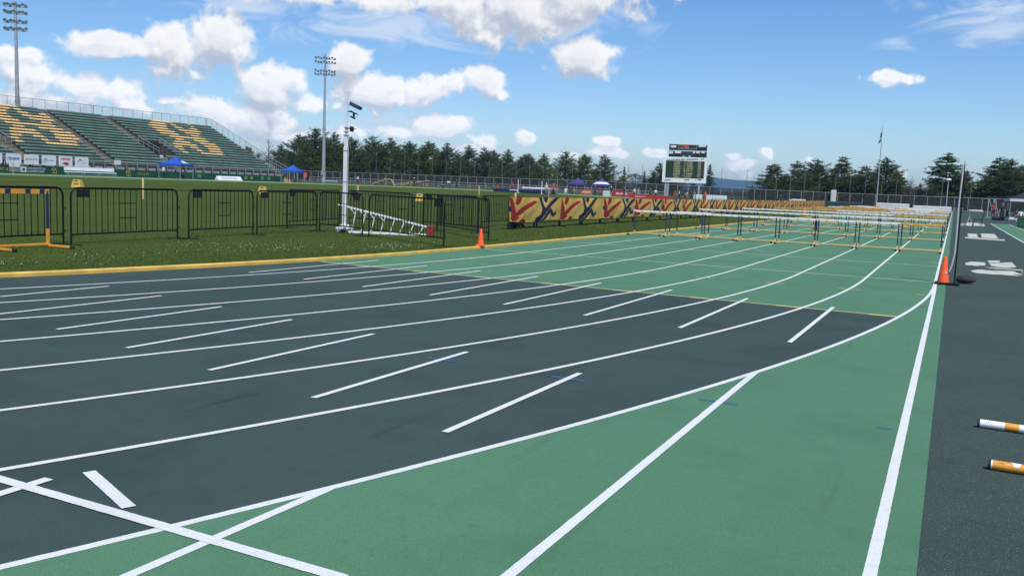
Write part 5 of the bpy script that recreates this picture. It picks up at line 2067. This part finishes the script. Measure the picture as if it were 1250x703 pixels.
PEOPLE = [
    (436.5, 160, 'stand', 0.4, 'white', 'black', 'dark', 'person in a white shirt standing just right of the white mast'),
    (468.3, 155, 'bend', 1.0, 'grey', 'grey', 'white', 'person in grey leaning beside the timber arch'),
    (500, 152, 'stand', 2.0, 'navy', 'dark', 'dark', 'person in navy by the left end of the long timber ramp'),
    (505.2, 153, 'stand', 0.2, 'black', 'black', 'white', 'person in black with a white cap behind the long timber ramp'),
    (538.5, 126, 'sit', 1.4, 'purple', 'navy', 'dark', 'person in dark blue sitting on the far track, nearest the ramps'),
    (549.2, 125, 'bend', -1.2, 'white', 'navy', 'dark', 'person in white crouching on the far track'),
    (557, 140, 'stand', 1.0, 'black', 'black', 'dark', 'person in black standing behind the crouching one'),
    (606.8, 124, 'sit', 0.4, 'red', 'black', 'dark', 'person in red sitting at the left end of the navy landing mat'),
    (624.7, 134, 'stand', 0.4, 'red', 'dark', 'dark', 'person in red standing behind the navy landing mat, on its left half'),
    (637, 131, 'bend', 1.6, 'red', 'dark', 'dark', 'person in red bending over the middle of the navy landing mat'),
    (666.8, 126, 'stand', 0.2, 'white', 'grey', 'white', 'person in white standing at the right end of the navy landing mat'),
    (671.5, 125, 'stand', 1.0, 'red', 'tan', 'dark', 'person in red standing next to the white-clad one at the mat end'),
    (675.5, 127, 'walk', -0.8, 'orange', 'dark', 'fair', 'person in orange red in the middle of the group at the mat end'),
    (679, 125, 'stand', 0.1, 'red', 'grey', 'dark', 'person in red, rightmost of the group at the mat end'),
    (690.5, 140, 'sit', 0.3, 'white', 'white', 'dark', 'person in white seated under the left edge of the plain purple canopy'),
    (696.5, 140, 'sit', 1.0, 'black', 'dark', 'dark', 'person in black seated under the plain purple canopy'),
    (700.5, 142, 'sit', -0.4, 'grey', 'navy', 'fair', 'person in grey seated under the plain purple canopy'),
    (726.5, 143, 'stand', 0.2, 'dark', 'navy', 'fair', 'person in dark clothes standing under the white-striped purple canopy'),
    (732.5, 143, 'sit', 0.6, 'red', 'dark', 'dark', 'person in red seated under the white-striped purple canopy'),
    (746, 145, 'stand', 0.1, 'black', 'black', 'white', 'person in black with a white cap left of the bright red board'),
    (762, 146, 'stand', -0.5, 'navy', 'navy', 'fair', 'person in navy standing before the bright red board'),
    (774.3, 150, 'walk', 1.3, 'white', 'black', 'dark', 'person in white walking behind the low red boards'),
    (779.5, 150, 'stand', 0.8, 'grey', 'grey', 'fair', 'person in grey just right of the walking white-shirted person'),
    (794, 152, 'stand', 0.0, 'dark', 'black', 'fair', 'person in dark clothes behind the low red boards left of the scoreboard'),
    (800.5, 152, 'stand', 0.5, 'white', 'black', 'dark', 'person in a bright white shirt at the left foot of the scoreboard'),
    (824.2, 150, 'stand', 0.3, 'red', 'red', 'dark', 'person in red under the left half of the scoreboard'),
    (829, 151, 'walk', -0.8, 'lblue', 'black', 'fair', 'person in light blue under the middle of the scoreboard'),
    (836.5, 150, 'bend', 1.0, 'pink', 'red', 'white', 'person in pink with a white cap under the scoreboard'),
    (844.2, 151, 'stand', 0.6, 'black', 'black', 'dark', 'person in black under the right half of the scoreboard'),
    (847.8, 152, 'stand', -0.2, 'grey', 'white', 'fair', 'person in a grey top under the right scoreboard post'),
    (855.6, 149, 'stand', 0.3, 'dark', 'tan', 'fair', 'person in dark clothes in front of the white board with the yellow figure'),
    (861.2, 148, 'stand', 0.3, 'orange', 'red', 'fair', 'person in orange red at the left end of the long white board'),
    (893.6, 150, 'stand', 0.9, 'black', 'navy', 'dark', 'person in black standing right of the long white board'),
    (954, 180, 'stand', 0.2, 'black', 'black', 'fair', 'person in black by the navy table past the banners'),
    (965.5, 184, 'sit', 0.2, 'white', 'grey', 'dark', 'person in white at the narrow white table past the banners'),
    (1214.7, 120, 'stand', 0.6, 'red', 'black', 'dark', 'person in a red shirt beside the white triangular stands'),
    (1225.7, 98, 'stand', 0.4, 'black', 'black', 'fair', 'tall person in black standing on the apron near the right edge'),
    (1231.8, 104, 'walk', 1.2, 'pink', 'black', 'white', 'person in pink with a white hat next to the tall person in black'),
    (1243.2, 100, 'sit', 0.9, 'navy', 'tan', 'dark', 'person in navy seated under the dark canopy'),
    (1248.8, 99, 'sit', 0.2, 'white', 'black', 'dark', 'person in white seated at the very right edge under the dark canopy'),
    (200.0, 0, 'stand', 1.6, 'white', 'black', 'dark', 'person in white standing under the first blue canopy'),
    (220.5, 0, 'sit', 1.6, 'red', 'dark', 'dark', 'person in red seated under the first blue canopy'),
]
for px, Y, pose, rz, sh, pa, hr, lab in PEOPLE:
    person(px, Y, pose, rz, sh, pa, hr, lab, 1.0 if Y else 1.0, X=None if Y else -94.6)
# folding chairs under the seated people
for o in [o for o in bpy.data.objects if o.name.startswith('person') and 'seated' in o.get('label', '') or o.get('label', '').endswith('table past the banners') and 'white' in o.get('label', '')]:
    c = thing('folding_chair', 'dark folding chair under ' + o['label'].replace('seated ', '').replace('under the left edge of', 'at the left of').replace('under the plain', 'at the plain').replace(' at the very right edge', '').replace('white-striped ', 'striped ').replace('seated ', '').replace('person in', 'the person in').replace('the narrow white table past the banners', 'the narrow white table').replace(' under the dark canopy', ' at the dark canopy'), 'chair', tuple(o.location), o.rotation_euler.z, 'folding chairs of the seated people')
    q = MB()
    q.box((0, -0.08, 0.36), (0.44, 0.44, 0.04))
    q.build('seat', M_darksteel, c, local=True)
    q = MB()
    q.box((0, 0.17, 0.66), (0.44, 0.03, 0.3))
    q.build('backrest', M_darksteel, c, local=True)
    q = MB()
    for x in (-0.2, 0.2):
        q.tube([(x, -0.28, 0), (x, 0.17, 0.7)], 0.015, 5)
        q.tube([(x, 0.2, 0), (x, -0.2, 0.36)], 0.015, 5)
    q.build('leg_frame', M_galv, c, local=True)

# ------------------------------------------------------------------ trees
def tree_meshes(kind, seed):
    rr = random.Random(seed)
    H = 10.0
    tv = MB()
    tv.tube([(0, 0, -0.3), (rr.uniform(-.08, .08), rr.uniform(-.08, .08), H * .4), (rr.uniform(-.1, .1), rr.uniform(-.1, .1), H * .75), (0, 0, H * .985)], 0.2, 7, r1=0.03)
    vs, fs = [], []

    def clump(c, s, n_, flat=0.6, dr=None):
        for _ in range(n_):
            a = Vector((rr.gauss(0, 1), rr.gauss(0, 1), rr.gauss(0, 1) * flat))
            if dr is not None:
                a += dr * 1.2
            if a.length < 1e-3:
                continue
            a.normalize()
            b = a.orthogonal().normalized()
            b.rotate(Matrix.Rotation(rr.uniform(0, PI), 3, a))
            l_ = s * rr.uniform(0.6, 1.25)
            w_ = l_ * rr.uniform(0.26, 0.42)
            o_ = c + Vector((rr.gauss(0, .35), rr.gauss(0, .35), rr.gauss(0, .22))) * s
            k = len(vs)
            vs.extend([o_ - a * l_ * .35 - b * w_ * .4, o_ - a * l_ * .35 + b * w_ * .4, o_ + a * l_ * .65 + b * w_ * .25, o_ + a * l_ * .65 - b * w_ * .25])
            fs.append((k, k + 1, k + 2, k + 3))

    if kind in ('pine', 'spruce', 'wide'):
        z = H * 0.04
        wmax = {'pine': 5.9, 'spruce': 2.7, 'wide': 5.6}[kind]
        while z < H * 0.965:
            t = z / H
            if kind == 'pine':
                prof = min(1, 0.80 + t * 1.2) * max(0, (1 - t)) ** 0.92
            elif kind == 'wide':
                prof = max(0, 1 - t) ** 0.72
            else:
                prof = max(0, 1 - t) ** 0.88
            nb = rr.randint(5, 7) if t < 0.8 else rr.randint(4, 5)
            a0 = rr.uniform(0, 2 * PI)
            lvl = rr.uniform(0.70, 1.12) if kind != 'spruce' else rr.uniform(0.9, 1.06)
            for i in range(nb):
                if kind == 'pine' and rr.random() < 0.10:
                    continue
                ang = a0 + 2 * PI * i / nb + rr.uniform(-.3, .3)
                L = wmax * prof * lvl * rr.uniform(0.55, 1.2) + 0.12
                rise = {'pine': rr.uniform(0.25, 0.65) + 0.3 * t, 'wide': rr.uniform(-0.05, 0.30), 'spruce': rr.uniform(-.25, .1)}[kind]
                d_ = Vector((math.cos(ang), math.sin(ang), rise))
                base = Vector((0, 0, z))
                tip = base + d_ * L
                tv.tube([base, base + d_ * L * .5 + Vector((0, 0, -.03 * L)), tip], 0.035 + 0.012 * L, 4, r1=0.01, cap=False)
                n_ = max(2, int(L / 0.27))
                for j in range(n_):
                    s_ = 0.22 + 0.78 * (j + rr.random() * .6) / n_
                    c = base.lerp(tip, s_) + Vector((rr.gauss(0, .10), rr.gauss(0, .10), rr.gauss(0, .07))) * (0.5 + L * .3)
                    sz = {'pine': 0.31, 'wide': 0.34, 'spruce': 0.30}[kind] * rr.uniform(.8, 1.2)
                    clump(c, sz, 6, 0.55, d_ * 0.8)
                if kind in ('pine', 'wide') and L > 0.8:
                    # side sprays that fan out from the limb
                    for sd in (-1, 1):
                        for f_ in (0.45, 0.7):
                            side = Vector((-math.sin(ang), math.cos(ang), 0.15)) * sd
                            q0 = base.lerp(tip, f_)
                            ln = L * (1 - f_) * rr.uniform(.7, 1.2)
                            for j in range(max(2, int(ln / 0.28))):
                                clump(q0 + (side * .8 + d_ * .5) * ln * (j + .6) / max(1, int(ln / 0.28)), 0.33, 4, 0.5, side)
            z += H * {'pine': 0.050, 'wide': 0.044, 'spruce': 0.034}[kind] * rr.uniform(.8, 1.25)
        for j in range(7):
            clump(Vector((0, 0, H * (0.93 + .011 * j))), 0.26 - 0.02 * j, 4, 1.3, Vector((0, 0, 1)))
    elif kind == 'broad':
        for b_ in range(13):
            ang, zz_ = rr.uniform(0, 2 * PI), rr.uniform(.3, .88) * H
            rad = 2.9 * math.sin(PI * min(1, (zz_ / H) ** .8)) ** .6 * rr.uniform(.4, 1)
            c0 = Vector((math.cos(ang) * rad, math.sin(ang) * rad, zz_))
            tv.tube([(0, 0, zz_ * .55), c0], 0.07, 4, r1=0.02, cap=False)
            R_ = rr.uniform(.9, 1.6)
            for j in range(110):
                u = Vector((rr.gauss(0, 1), rr.gauss(0, 1), rr.gauss(0, 1))).normalized() * R_ * rr.random() ** .4
                clump(c0 + Vector((u.x, u.y, u.z * .75)), 0.26, 3, 1.0)
    elif kind == 'bare':
        for b_ in range(16):
            ang = rr.uniform(0, 2 * PI)
            z0 = rr.uniform(.25, .85) * H
            L = rr.uniform(1.2, 2.4)
            tip = Vector((math.cos(ang) * L * .6, math.sin(ang) * L * .6, z0 + L * .9))
            tv.tube([(0, 0, z0), Vector((math.cos(ang) * L * .35, math.sin(ang) * L * .35, z0 + L * .35)), tip], 0.06, 4, r1=0.015, cap=False)
            for j in range(6):
                q0 = Vector((0, 0, z0)).lerp(tip, rr.uniform(.3, 1))
                tv.tube([q0, q0 + Vector((rr.gauss(0, .4), rr.gauss(0, .4), rr.uniform(.2, .7)))], 0.025, 3, r1=0.01, cap=False)
            clump(tip, 0.3, 3)
    tmesh = bpy.data.meshes.new('trunk')
    tmesh.from_pydata([tuple(v) for v in tv.v], [], tv.f)
    tmesh.materials.append(M_deadwood if kind == 'bare' else M_bark)
    cmesh = bpy.data.meshes.new('crown')
    cmesh.from_pydata([tuple(v) for v in vs], [], fs)
    cmesh.materials.append({'pine': M_needA, 'spruce': M_needB, 'wide': M_needA, 'broad': M_leafC, 'bare': M_leafC}[kind])
    return tmesh, cmesh


TM = {('pine', i): tree_meshes('pine', 40 + i) for i in range(5)}
TM.update({('spruce', i): tree_meshes('spruce', 60 + i) for i in range(2)})
TM.update({('wide', i): tree_meshes('wide', 70 + i) for i in range(3)})
TM.update({('broad', i): tree_meshes('broad', 80 + i) for i in range(2)})
TM[('bare', 0)] = tree_meshes('bare', 90)
rnd = random.Random(17)
TREES = [(382, 178, 'pine', 1.0), (413, 180, 'pine', 1.0), (447, 181, 'pine', 1.0), (470, 183, 'pine', 1.0), (494, 184, 'pine', 1.0), (517, 186, 'broad', 1.2), (541, 187, 'pine', 1.1), (566, 191, 'pine', 1.1), (583, 190, 'broad', 1.2), (612, 195, 'pine', 1.1), (628, 197, 'broad', 1.2), (655, 199, 'pine', 1.1), (677, 202, 'broad', 1.2), (702, 205, 'pine', 1.2), (726, 207, 'broad', 1.2), (953, 216, 'wide', 1.0), (1017, 214, 'broad', 1.3), (1050, 214, 'wide', 1.0), (1071, 211, 'wide', 1.0), (1146, 216, 'wide', 1.0), (1170, 211, 'wide', 1.1), (1210, 212, 'wide', 1.1), (1244, 210, 'wide', 1.1),
         (302, 178, 'pine', 1.0), (315, 185, 'broad', 1.1), (328, 168, 'bare', 1.0), (335, 181, 'broad', 1.0), (344, 176, 'pine', 1.1), (355, 183, 'broad', 0.9), (366, 163, 'pine', 1.0), (376, 172, 'pine', 1.0), (385.5, 155, 'pine', 1.05), (396, 172, 'pine', 1.0), (407.5, 161, 'pine', 1.0),
         (418, 174, 'pine', 1.0), (429, 167, 'pine', 1.0), (441, 178, 'pine', 1.0), (455, 165, 'pine', .95), (466, 175, 'pine', .9), (477, 168, 'pine', 1.05), (487, 176, 'pine', .9), (500, 172, 'pine', 1.0), (512, 181, 'pine', .9), (523.5, 171.5, 'pine', 1.05), (535, 183, 'pine', .9), (546.5, 174.5, 'pine', 1.05),
         (560, 187, 'pine', .9), (573, 177, 'pine', 1.1), (592, 180, 'pine', 1.05), (603, 182.5, 'pine', .95), (620.5, 182.5, 'pine', 1.05), (636, 190, 'pine', .9), (645, 186.5, 'pine', 1.05), (664, 187.5, 'pine', 1.05), (691, 183.8, 'pine', 1.0), (714, 188, 'pine', 1.1), (738.5, 188.5, 'pine', 1.15),
         (762.5, 202.5, 'spruce', .85), (755, 214, 'broad', 1.2), (776, 210.5, 'broad', 1.5), (787, 207.5, 'spruce', .9), (797, 209, 'broad', 1.3), (806.5, 199, 'pine', 1.2), (822, 206, 'pine', 1.2), (846, 206, 'broad', 1.3), (867, 199.5, 'spruce', 1.1), (918.5, 226, 'spruce', 1.1),
         (945.5, 198.5, 'wide', 1.15), (961, 212, 'pine', 1.2), (974, 196, 'wide', .8), (986, 210, 'pine', 1.1), (998.5, 193.5, 'pine', 1.1), (1010, 212, 'wide', .8), (1029, 189.5, 'wide', .8), (1043, 213, 'pine', 1.2), (1058, 201.5, 'wide', 1.0), (1084, 192.5, 'pine', 1.3), (1097, 210, 'wide', .8), (1111.5, 225.5, 'spruce', 1.2), (1124, 223, 'spruce', 1.2), (1139, 225, 'wide', 1.1),
         (1158, 186, 'wide', 1.05), (1181, 207, 'spruce', 1.5), (1199, 222, 'wide', 1.2), (1221, 190.5, 'wide', .95), (1236, 193, 'wide', 1.0), (1252, 200, 'wide', 1.1), (1266, 195, 'pine', 1.1)]
KIND = {'pine': 'dark plumed pine tree', 'spruce': 'pointed dark spruce tree', 'wide': 'broad dark evergreen tree', 'broad': 'rounded lighter green tree', 'bare': 'half bare tree with grey branches'}
cnt = {}
for i, (px, py, kind, wf) in sorted(enumerate(TREES), key=lambda q: q[1][0]):
    Y = 214 + (i * 7 % 5) * 3.2 + (5 if kind == 'broad' else 0) + (9 if i < 23 else 0)
    tpz = onY(px, py, Y)
    z0 = zt(tpz.x)
    var = [k for k in TM if k[0] == kind]
    tm, cm = TM[var[(i * 3 + i // 4) % len(var)]]
    cnt[kind] = cnt.get(kind, 0) + 1
    lab = '%s behind the far fence, %s' % (KIND[kind], ('%s such tree from the grandstand' % ORD[cnt[kind] - 1]) if kind != 'bare' else 'beside the grandstand end')
    s_ = (tpz.z - z0) / 10.0
    root = bpy.data.objects.new('tree', None)
    root.name = {'pine': 'pine_tree', 'spruce': 'spruce_tree', 'wide': 'evergreen_tree', 'broad': 'leafy_tree', 'bare': 'bare_tree'}[kind]
    COL.objects.link(root)
    tag(root, lab, 'tree', 'trees behind the far fence')
    root.location = (tpz.x, Y, z0)
    root.rotation_euler = (0, 0, rnd.uniform(0, 6.28))
    wf *= 1.18 if px > 940 else 1.0
    root.scale = (s_ * wf, s_ * wf, s_)
    for nm, me in (('trunk', tm), ('crown', cm)):
        o = bpy.data.objects.new(nm, me)
        COL.objects.link(o)
        o.parent = root

# ------------------------------------------------------------------ far woods and hills
vs, fs = [], []
rr = random.Random(77)
for i in range(5200):
    x = rr.uniform(-1100, 500)
    y = 900 + rr.uniform(0, 500)
    zz_ = rr.uniform(0, 1) ** 0.8 * (4.2 + 1.5 * math.sin(x * 0.03) + rr.gauss(0, .5))
    for _ in range(3):
        a = Vector((rr.gauss(0, 1), rr.gauss(0, 1), rr.gauss(0, 1))).normalized() * rr.uniform(1.2, 2.8)
        b = a.orthogonal().normalized() * rr.uniform(1.0, 2.2)
        c = Vector((x + rr.gauss(0, .8), y + rr.gauss(0, .8), max(.2, zz_ + rr.gauss(0, .4))))
        k = len(vs)
        vs += [c - a, c + b, c + a, c - b]
        fs.append((k, k + 1, k + 2, k + 3))
me = bpy.data.meshes.new('distant_woods')
me.from_pydata([tuple(v) for v in vs], [], fs)
me.materials.append(M_wood_far)
o = bpy.data.objects.new('distant_woods', me)
COL.objects.link(o)
o['kind'] = 'stuff'

hm = MB()
prof = [(640, 236), (700, 229), (760, 224), (820, 219), (858, 215.5), (872, 216.5), (882, 218.2), (900, 219.8), (916, 221.0), (932, 221.0), (950, 222.0), (980, 222), (1010, 219), (1040, 222), (1075, 229), (1095, 232.0), (1110, 229.5), (1125, 231), (1150, 238), (1200, 243), (1260, 249)]
YH = 7000.0
nk = 8
rows = []
for j in range(nk + 1):
    t = j / nk
    row_ = []
    for i in range(len(prof) * 6 - 5):
        a, b = prof[min(len(prof) - 1, i // 6)], prof[min(len(prof) - 1, i // 6 + 1)]
        f_ = (i % 6) / 6
        px, py = a[0] + (b[0] - a[0]) * f_, a[1] + (b[1] - a[1]) * f_
        p = onY(px, py, YH)
        zz_ = (p.z + rr.uniform(-2, 2)) * math.sin(PI / 2 * t) ** 0.9
        row_.append((p.x, YH - (1 - t) * 1300, zz_ - 1))
    rows.append(row_)
n_ = len(rows[0])
back = [(x, y + 500, -1) for x, y, z in rows[-1]]
rows.append(back)
hm.add([v for r_ in rows for v in r_], [(j * n_ + i, j * n_ + i + 1, (j + 1) * n_ + i + 1, (j + 1) * n_ + i) for j in range(len(rows) - 1) for i in range(n_ - 1)])
structure(hm, 'hills', M_hill, smooth=True)

# air between here and the hills
hz = MB()
hz.box((-1500, 3700, 85), (13600, 9000, 182))
for v in hz.v:
    if v.z < 0:
        v.z = -1.1
HZM = bpy.data.materials.new('summer_haze')
t_, N_, L_ = nt(HZM)
N_.remove(N_['Principled BSDF'])
pv = N_.new('ShaderNodeVolumePrincipled')
pv.inputs['Color'].default_value = (0.36, 0.63, 1.0, 1)
pv.inputs['Density'].default_value = 0.00012
pv.inputs['Anisotropy'].default_value = 0.2
L_.new(pv.outputs[0], N_['Material Output'].inputs['Volume'])
o = hz.build('haze', HZM)
o['kind'] = 'stuff'

# ------------------------------------------------------------------ sky, clouds, sun
SUN_EL, SUN_AZ = R(58), R(139)      # azimuth from +Y, clockwise
w = bpy.data.worlds.new('World')
sc.world = w
w.use_nodes = True
w.cycles.sampling_method = 'MANUAL'
w.cycles.sample_map_resolution = 512
T, N, L = w.node_tree, w.node_tree.nodes, w.node_tree.links
bg = N['Background']
sky = N.new('ShaderNodeTexSky')
sky.sky_type = 'NISHITA'
sky.sun_disc = False
sky.sun_elevation = SUN_EL
sky.sun_rotation = SUN_AZ
sky.air_density = 1.0
sky.dust_density = 0.05
sky.ozone_density = 2.0


def dirv(px, py):
    d = ray(px, py).normalized()
    return math.atan2(d.x, d.y), math.asin(d.z)


# (centre x, centre y, half width, half height, strength)
CUM = [(640, 14, 96, 46, 1.0), (560, 4, 110, 36, .8), (705, -6, 110, 36, .85), (470, 0, 100, 30, .7), (385, -6, 100, 26, .6), (790, -16, 90, 20, .7), (300, -10, 90, 22, .6), (600, 46, 40, 16, .7),
       (272, 50, 40, 33, 1.05), (222, 66, 44, 32, 1.0), (118, 53, 46, 16, .95), (196, 88, 26, 16, .8), (160, 60, 36, 10, .65), (240, 92, 16, 9, .7),
       (30, 64, 60, 12, .65), (42, 94, 44, 28, .85), (112, 108, 90, 22, .75), (20, 122, 80, 20, .75), (210, 122, 40, 11, .6), (60, 122, 80, 16, .65),
       (328, 107, 42, 24, 1.1), (372, 129, 24, 15, 1.0), (258, 133, 42, 18, 1.0), (312, 147, 62, 24, .9), (170, 130, 56, 14, .75), (350, 165, 60, 12, .7),
       (424, 77, 27, 21, 1.0), (450, 110, 48, 21, 1.1), (518, 113, 34, 20, 1.0), (588, 98, 36, 18, 1.1), (612, 114, 22, 10, .75), (555, 102, 36, 11, .85),
       (534, 155, 38, 15, 1.1), (478, 161, 60, 14, .8), (420, 162, 50, 14, .7), (592, 172, 28, 9, .95), (565, 181, 70, 8, .55), (638, 165, 16, 7, .95), (460, 136, 14, 8, .8), (410, 132, 18, 11, .65),
       (709, 72, 36, 27, 1.2), (690, 83, 22, 11, .8), (1092, 96, 36, 11, 1.0), (742, 187, 30, 8, 1.0), (743, 173, 18, 8, .8), (802, 189, 10, 8, .95), (906, 202, 27, 8, 1.0), (916, 213, 14, 7, .8), (932, 188, 10, 8, .95), (896, 191, 14, 7, .7), (984, 196, 10, 6, .75), (690, 192, 26, 7, .7), (1100, 217, 9, 7, .8)]
WISP = [(1210, 22, 120, 40, .8), (1090, 52, 60, 16, .6), (1130, 6, 110, 22, .55), (300, 12, 150, 32, .8), (690, 20, 200, 48, .85), (480, 28, 190, 44, .95), (830, 2, 70, 16, .5), (960, 182, 46, 7, .5), (330, 176, 300, 22, .7), (100, 140, 220, 40, .7), (460, 150, 260, 40, .6), (620, 185, 240, 16, .5), (900, 105, 90, 8, .3), (1060, 186, 60, 6, .35), (780, 170, 40, 8, .35), (950, 215, 200, 10, .35)]


def vmath(tr, op, a=None, b=None, c=None, val=False):
    n_ = tr.nodes.new('ShaderNodeVectorMath')
    n_.operation = op
    for i, v in enumerate((a, b, c)):
        if v is None:
            continue
        if isinstance(v, (tuple, list)):
            n_.inputs[i].default_value = v
        else:
            tr.links.new(v, n_.inputs[i])
    return n_.outputs['Value'] if val else n_.outputs[0]


def fmath(tr, op, a, b=None, c=None, clamp=False):
    n_ = tr.nodes.new('ShaderNodeMath')
    n_.operation = op
    n_.use_clamp = clamp
    for i, v in enumerate((a, b, c)):
        if v is None:
            continue
        if isinstance(v, (int, float)):
            n_.inputs[i].default_value = v
        else:
            tr.links.new(v, n_.inputs[i])
    return n_.outputs[0]


def field(tr, vec, clouds, lo):
    cur = None
    for px, py, rx, ry, st_ in clouds:
        a, e = dirv(px, py)
        s_ = vmath(tr, 'SUBTRACT', vec, (a, e, 0))
        s_ = vmath(tr, 'MULTIPLY', s_, (F_PX / (rx * 0.88), F_PX / (ry * 0.92), 0))
        d_ = vmath(tr, 'LENGTH', s_, val=True)
        f_ = fmath(tr, 'MULTIPLY_ADD', d_, -0.85, st_)
        cur = f_ if cur is None else fmath(tr, 'MAXIMUM', cur, f_)
    return fmath(tr, 'MAXIMUM', cur, lo)


def noise(tr, vec, scale, detail, rough, dist=0.0):
    n_ = tr.nodes.new('ShaderNodeTexNoise')
    n_.noise_dimensions = '2D'
    n_.inputs['Scale'].default_value = scale
    n_.inputs['Detail'].default_value = detail
    n_.inputs['Roughness'].default_value = rough
    n_.inputs['Distortion'].default_value = dist
    tr.links.new(vec, n_.inputs['Vector'])
    return n_.outputs['Fac']


ng = bpy.data.node_groups.new('cumulus_density', 'ShaderNodeTree')
ng.interface.new_socket(name='Vector', in_out='INPUT', socket_type='NodeSocketVector')
ng.interface.new_socket(name='Density', in_out='OUTPUT', socket_type='NodeSocketFloat')
gi, go = ng.nodes.new('NodeGroupInput'), ng.nodes.new('NodeGroupOutput')
v0 = gi.outputs[0]
w1 = ng.nodes.new('ShaderNodeTexNoise')
w1.noise_dimensions = '2D'
w1.inputs['Scale'].default_value = 30
w1.inputs['Detail'].default_value = 3
ng.links.new(v0, w1.inputs['Vector'])
wv = vmath(ng, 'SUBTRACT', w1.outputs['Color'], (.5, .5, .5))
wv = vmath(ng, 'MULTIPLY', wv, (0.030, 0.018, 0))
v1 = vmath(ng, 'ADD', v0, wv)
fld = field(ng, v1, CUM, -0.8)
nz = noise(ng, v0, 32, 9, 0.60)
nz2 = noise(ng, v0, 11, 2, 0.5)
bil = fmath(ng, 'ABSOLUTE', fmath(ng, 'MULTIPLY_ADD', noise(ng, v1, 48, 4, .5), 2.0, -1.0))
den = fmath(ng, 'MULTIPLY_ADD', nz, 1.4, -0.74)
den = fmath(ng, 'MULTIPLY_ADD', bil, -0.32, den)
den = fmath(ng, 'MULTIPLY_ADD', nz2, 0.45, den)
den = fmath(ng, 'ADD', den, fld)
den = fmath(ng, 'ADD', den, -0.15)
ng.links.new(den, go.inputs[0])

tc = N.new('ShaderNodeTexCoord')
sep = N.new('ShaderNodeSeparateXYZ')
nrm = vmath(T, 'NORMALIZE', tc.outputs['Generated'])
L.new(nrm, sep.inputs[0])
az = fmath(T, 'ARCTAN2', sep.outputs[0], sep.outputs[1])
el = fmath(T, 'ARCSINE', sep.outputs[2])
cmb = N.new('ShaderNodeCombineXYZ')
L.new(az, cmb.inputs[0])
L.new(el, cmb.inputs[1])
vec = cmb.outputs[0]


def dens(off):
    g_ = N.new('ShaderNodeGroup')
    g_.node_tree = ng
    L.new(vmath(T, 'ADD', vec, off), g_.inputs[0])
    return g_.outputs[0]


D0 = dens((0, 0, 0))
D1 = dens((0.004, 0.024, 0))
D2 = dens((0.003, 0.008, 0))


def mrange(x, a, b, c=0.0, d=1.0, smooth=True):
    n_ = N.new('ShaderNodeMapRange')
    n_.interpolation_type = 'SMOOTHSTEP' if smooth else 'LINEAR'
    n_.inputs['From Min'].default_value = a
    n_.inputs['From Max'].default_value = b
    n_.inputs['To Min'].default_value = c
    n_.inputs['To Max'].default_value = d
    L.new(x, n_.inputs['Value'])
    return n_.outputs[0]


alpha = mrange(D0, -0.06, 0.40)
lit = fmath(T, 'ADD', mrange(fmath(T, 'SUBTRACT', D0, D1), -0.55, 0.45, 0.04, 0.72), mrange(fmath(T, 'SUBTRACT', D0, D2), -0.25, 0.25, 0, 0.28))
thick = mrange(D0, 0.45, 1.2, 0.0, 0.16)
lit = fmath(T, 'SUBTRACT', lit, thick, clamp=True)


def mixc(fac, a, b):
    n_ = N.new('ShaderNodeMix')
    n_.data_type = 'RGBA'
    n_.clamp_factor = True
    if isinstance(fac, (int, float)):
        n_.inputs[0].default_value = fac
    else:
        L.new(fac, n_.inputs[0])
    for i, v in ((6, a), (7, b)):
        if isinstance(v, tuple):
            n_.inputs[i].default_value = v
        else:
            L.new(v, n_.inputs[i])
    return n_.outputs[2]


SK = 10.0
def skc(r, g_, b): return (r * SK, g_ * SK, b * SK, 1)


ccol = mixc(lit, skc(.45, .50, .60), skc(.96, .965, .97))
wf = field(T, vec, WISP, -0.5)
st2 = vmath(T, 'MULTIPLY', vec, (0.55, 1.6, 1))
wn = noise(T, st2, 22, 8, 0.62, 1.2)
wa = mrange(fmath(T, 'ADD', wf, fmath(T, 'MULTIPLY_ADD', wn, 2.0, -1.12)), 0.0, 0.9, 0.0, 0.72)
hs = N.new('ShaderNodeHueSaturation')
hs.inputs['Saturation'].default_value = 1.22
hs.inputs['Value'].default_value = 1.12
L.new(sky.outputs[0], hs.inputs['Color'])
tint = N.new('ShaderNodeMix')
tint.data_type = 'RGBA'
tint.blend_type = 'MULTIPLY'
tint.inputs[0].default_value = 1.0
tint.inputs[7].default_value = (0.82, 0.94, 1.12, 1)
L.new(hs.outputs[0], tint.inputs[6])
base = tint.outputs[2]
cb = N.new('ShaderNodeVectorMath')
cb.operation = 'SCALE'
L.new(ccol, cb.inputs[0])
L.new(mrange(el, 0.02, 0.16, 1.22, 1.0), cb.inputs['Scale'])
ccol = cb.outputs[0]
c1 = mixc(wa, base, skc(.72, .80, .92))
c2 = mixc(alpha, c1, ccol)
L.new(c2, bg.inputs['Color'])
bg.inputs['Strength'].default_value = 0.1

sd = bpy.data.lights.new('sun', 'SUN')
sd.energy = 4.4
sd.angle = R(0.53)
sd.color = (1.0, 0.955, 0.85)
so = bpy.data.objects.new('sun', sd)
COL.objects.link(so)
sv = Vector((math.sin(SUN_AZ) * math.cos(SUN_EL), math.cos(SUN_AZ) * math.cos(SUN_EL), math.sin(SUN_EL)))
so.rotation_euler = (-sv).to_track_quat('-Z', 'Y').to_euler()
so.location = sv * 60

# ------------------------------------------------------------------ render settings
sc.render.engine = 'CYCLES'
sc.cycles.max_bounces = 6
sc.cycles.diffuse_bounces = 3
sc.cycles.transparent_max_bounces = 24
sc.cycles.volume_bounces = 0
sc.cycles.use_denoising = True
sc.view_settings.view_transform = 'Standard'
sc.view_settings.look = 'None'
sc.view_settings.gamma = 1
sc.view_settings.exposure = 0.1
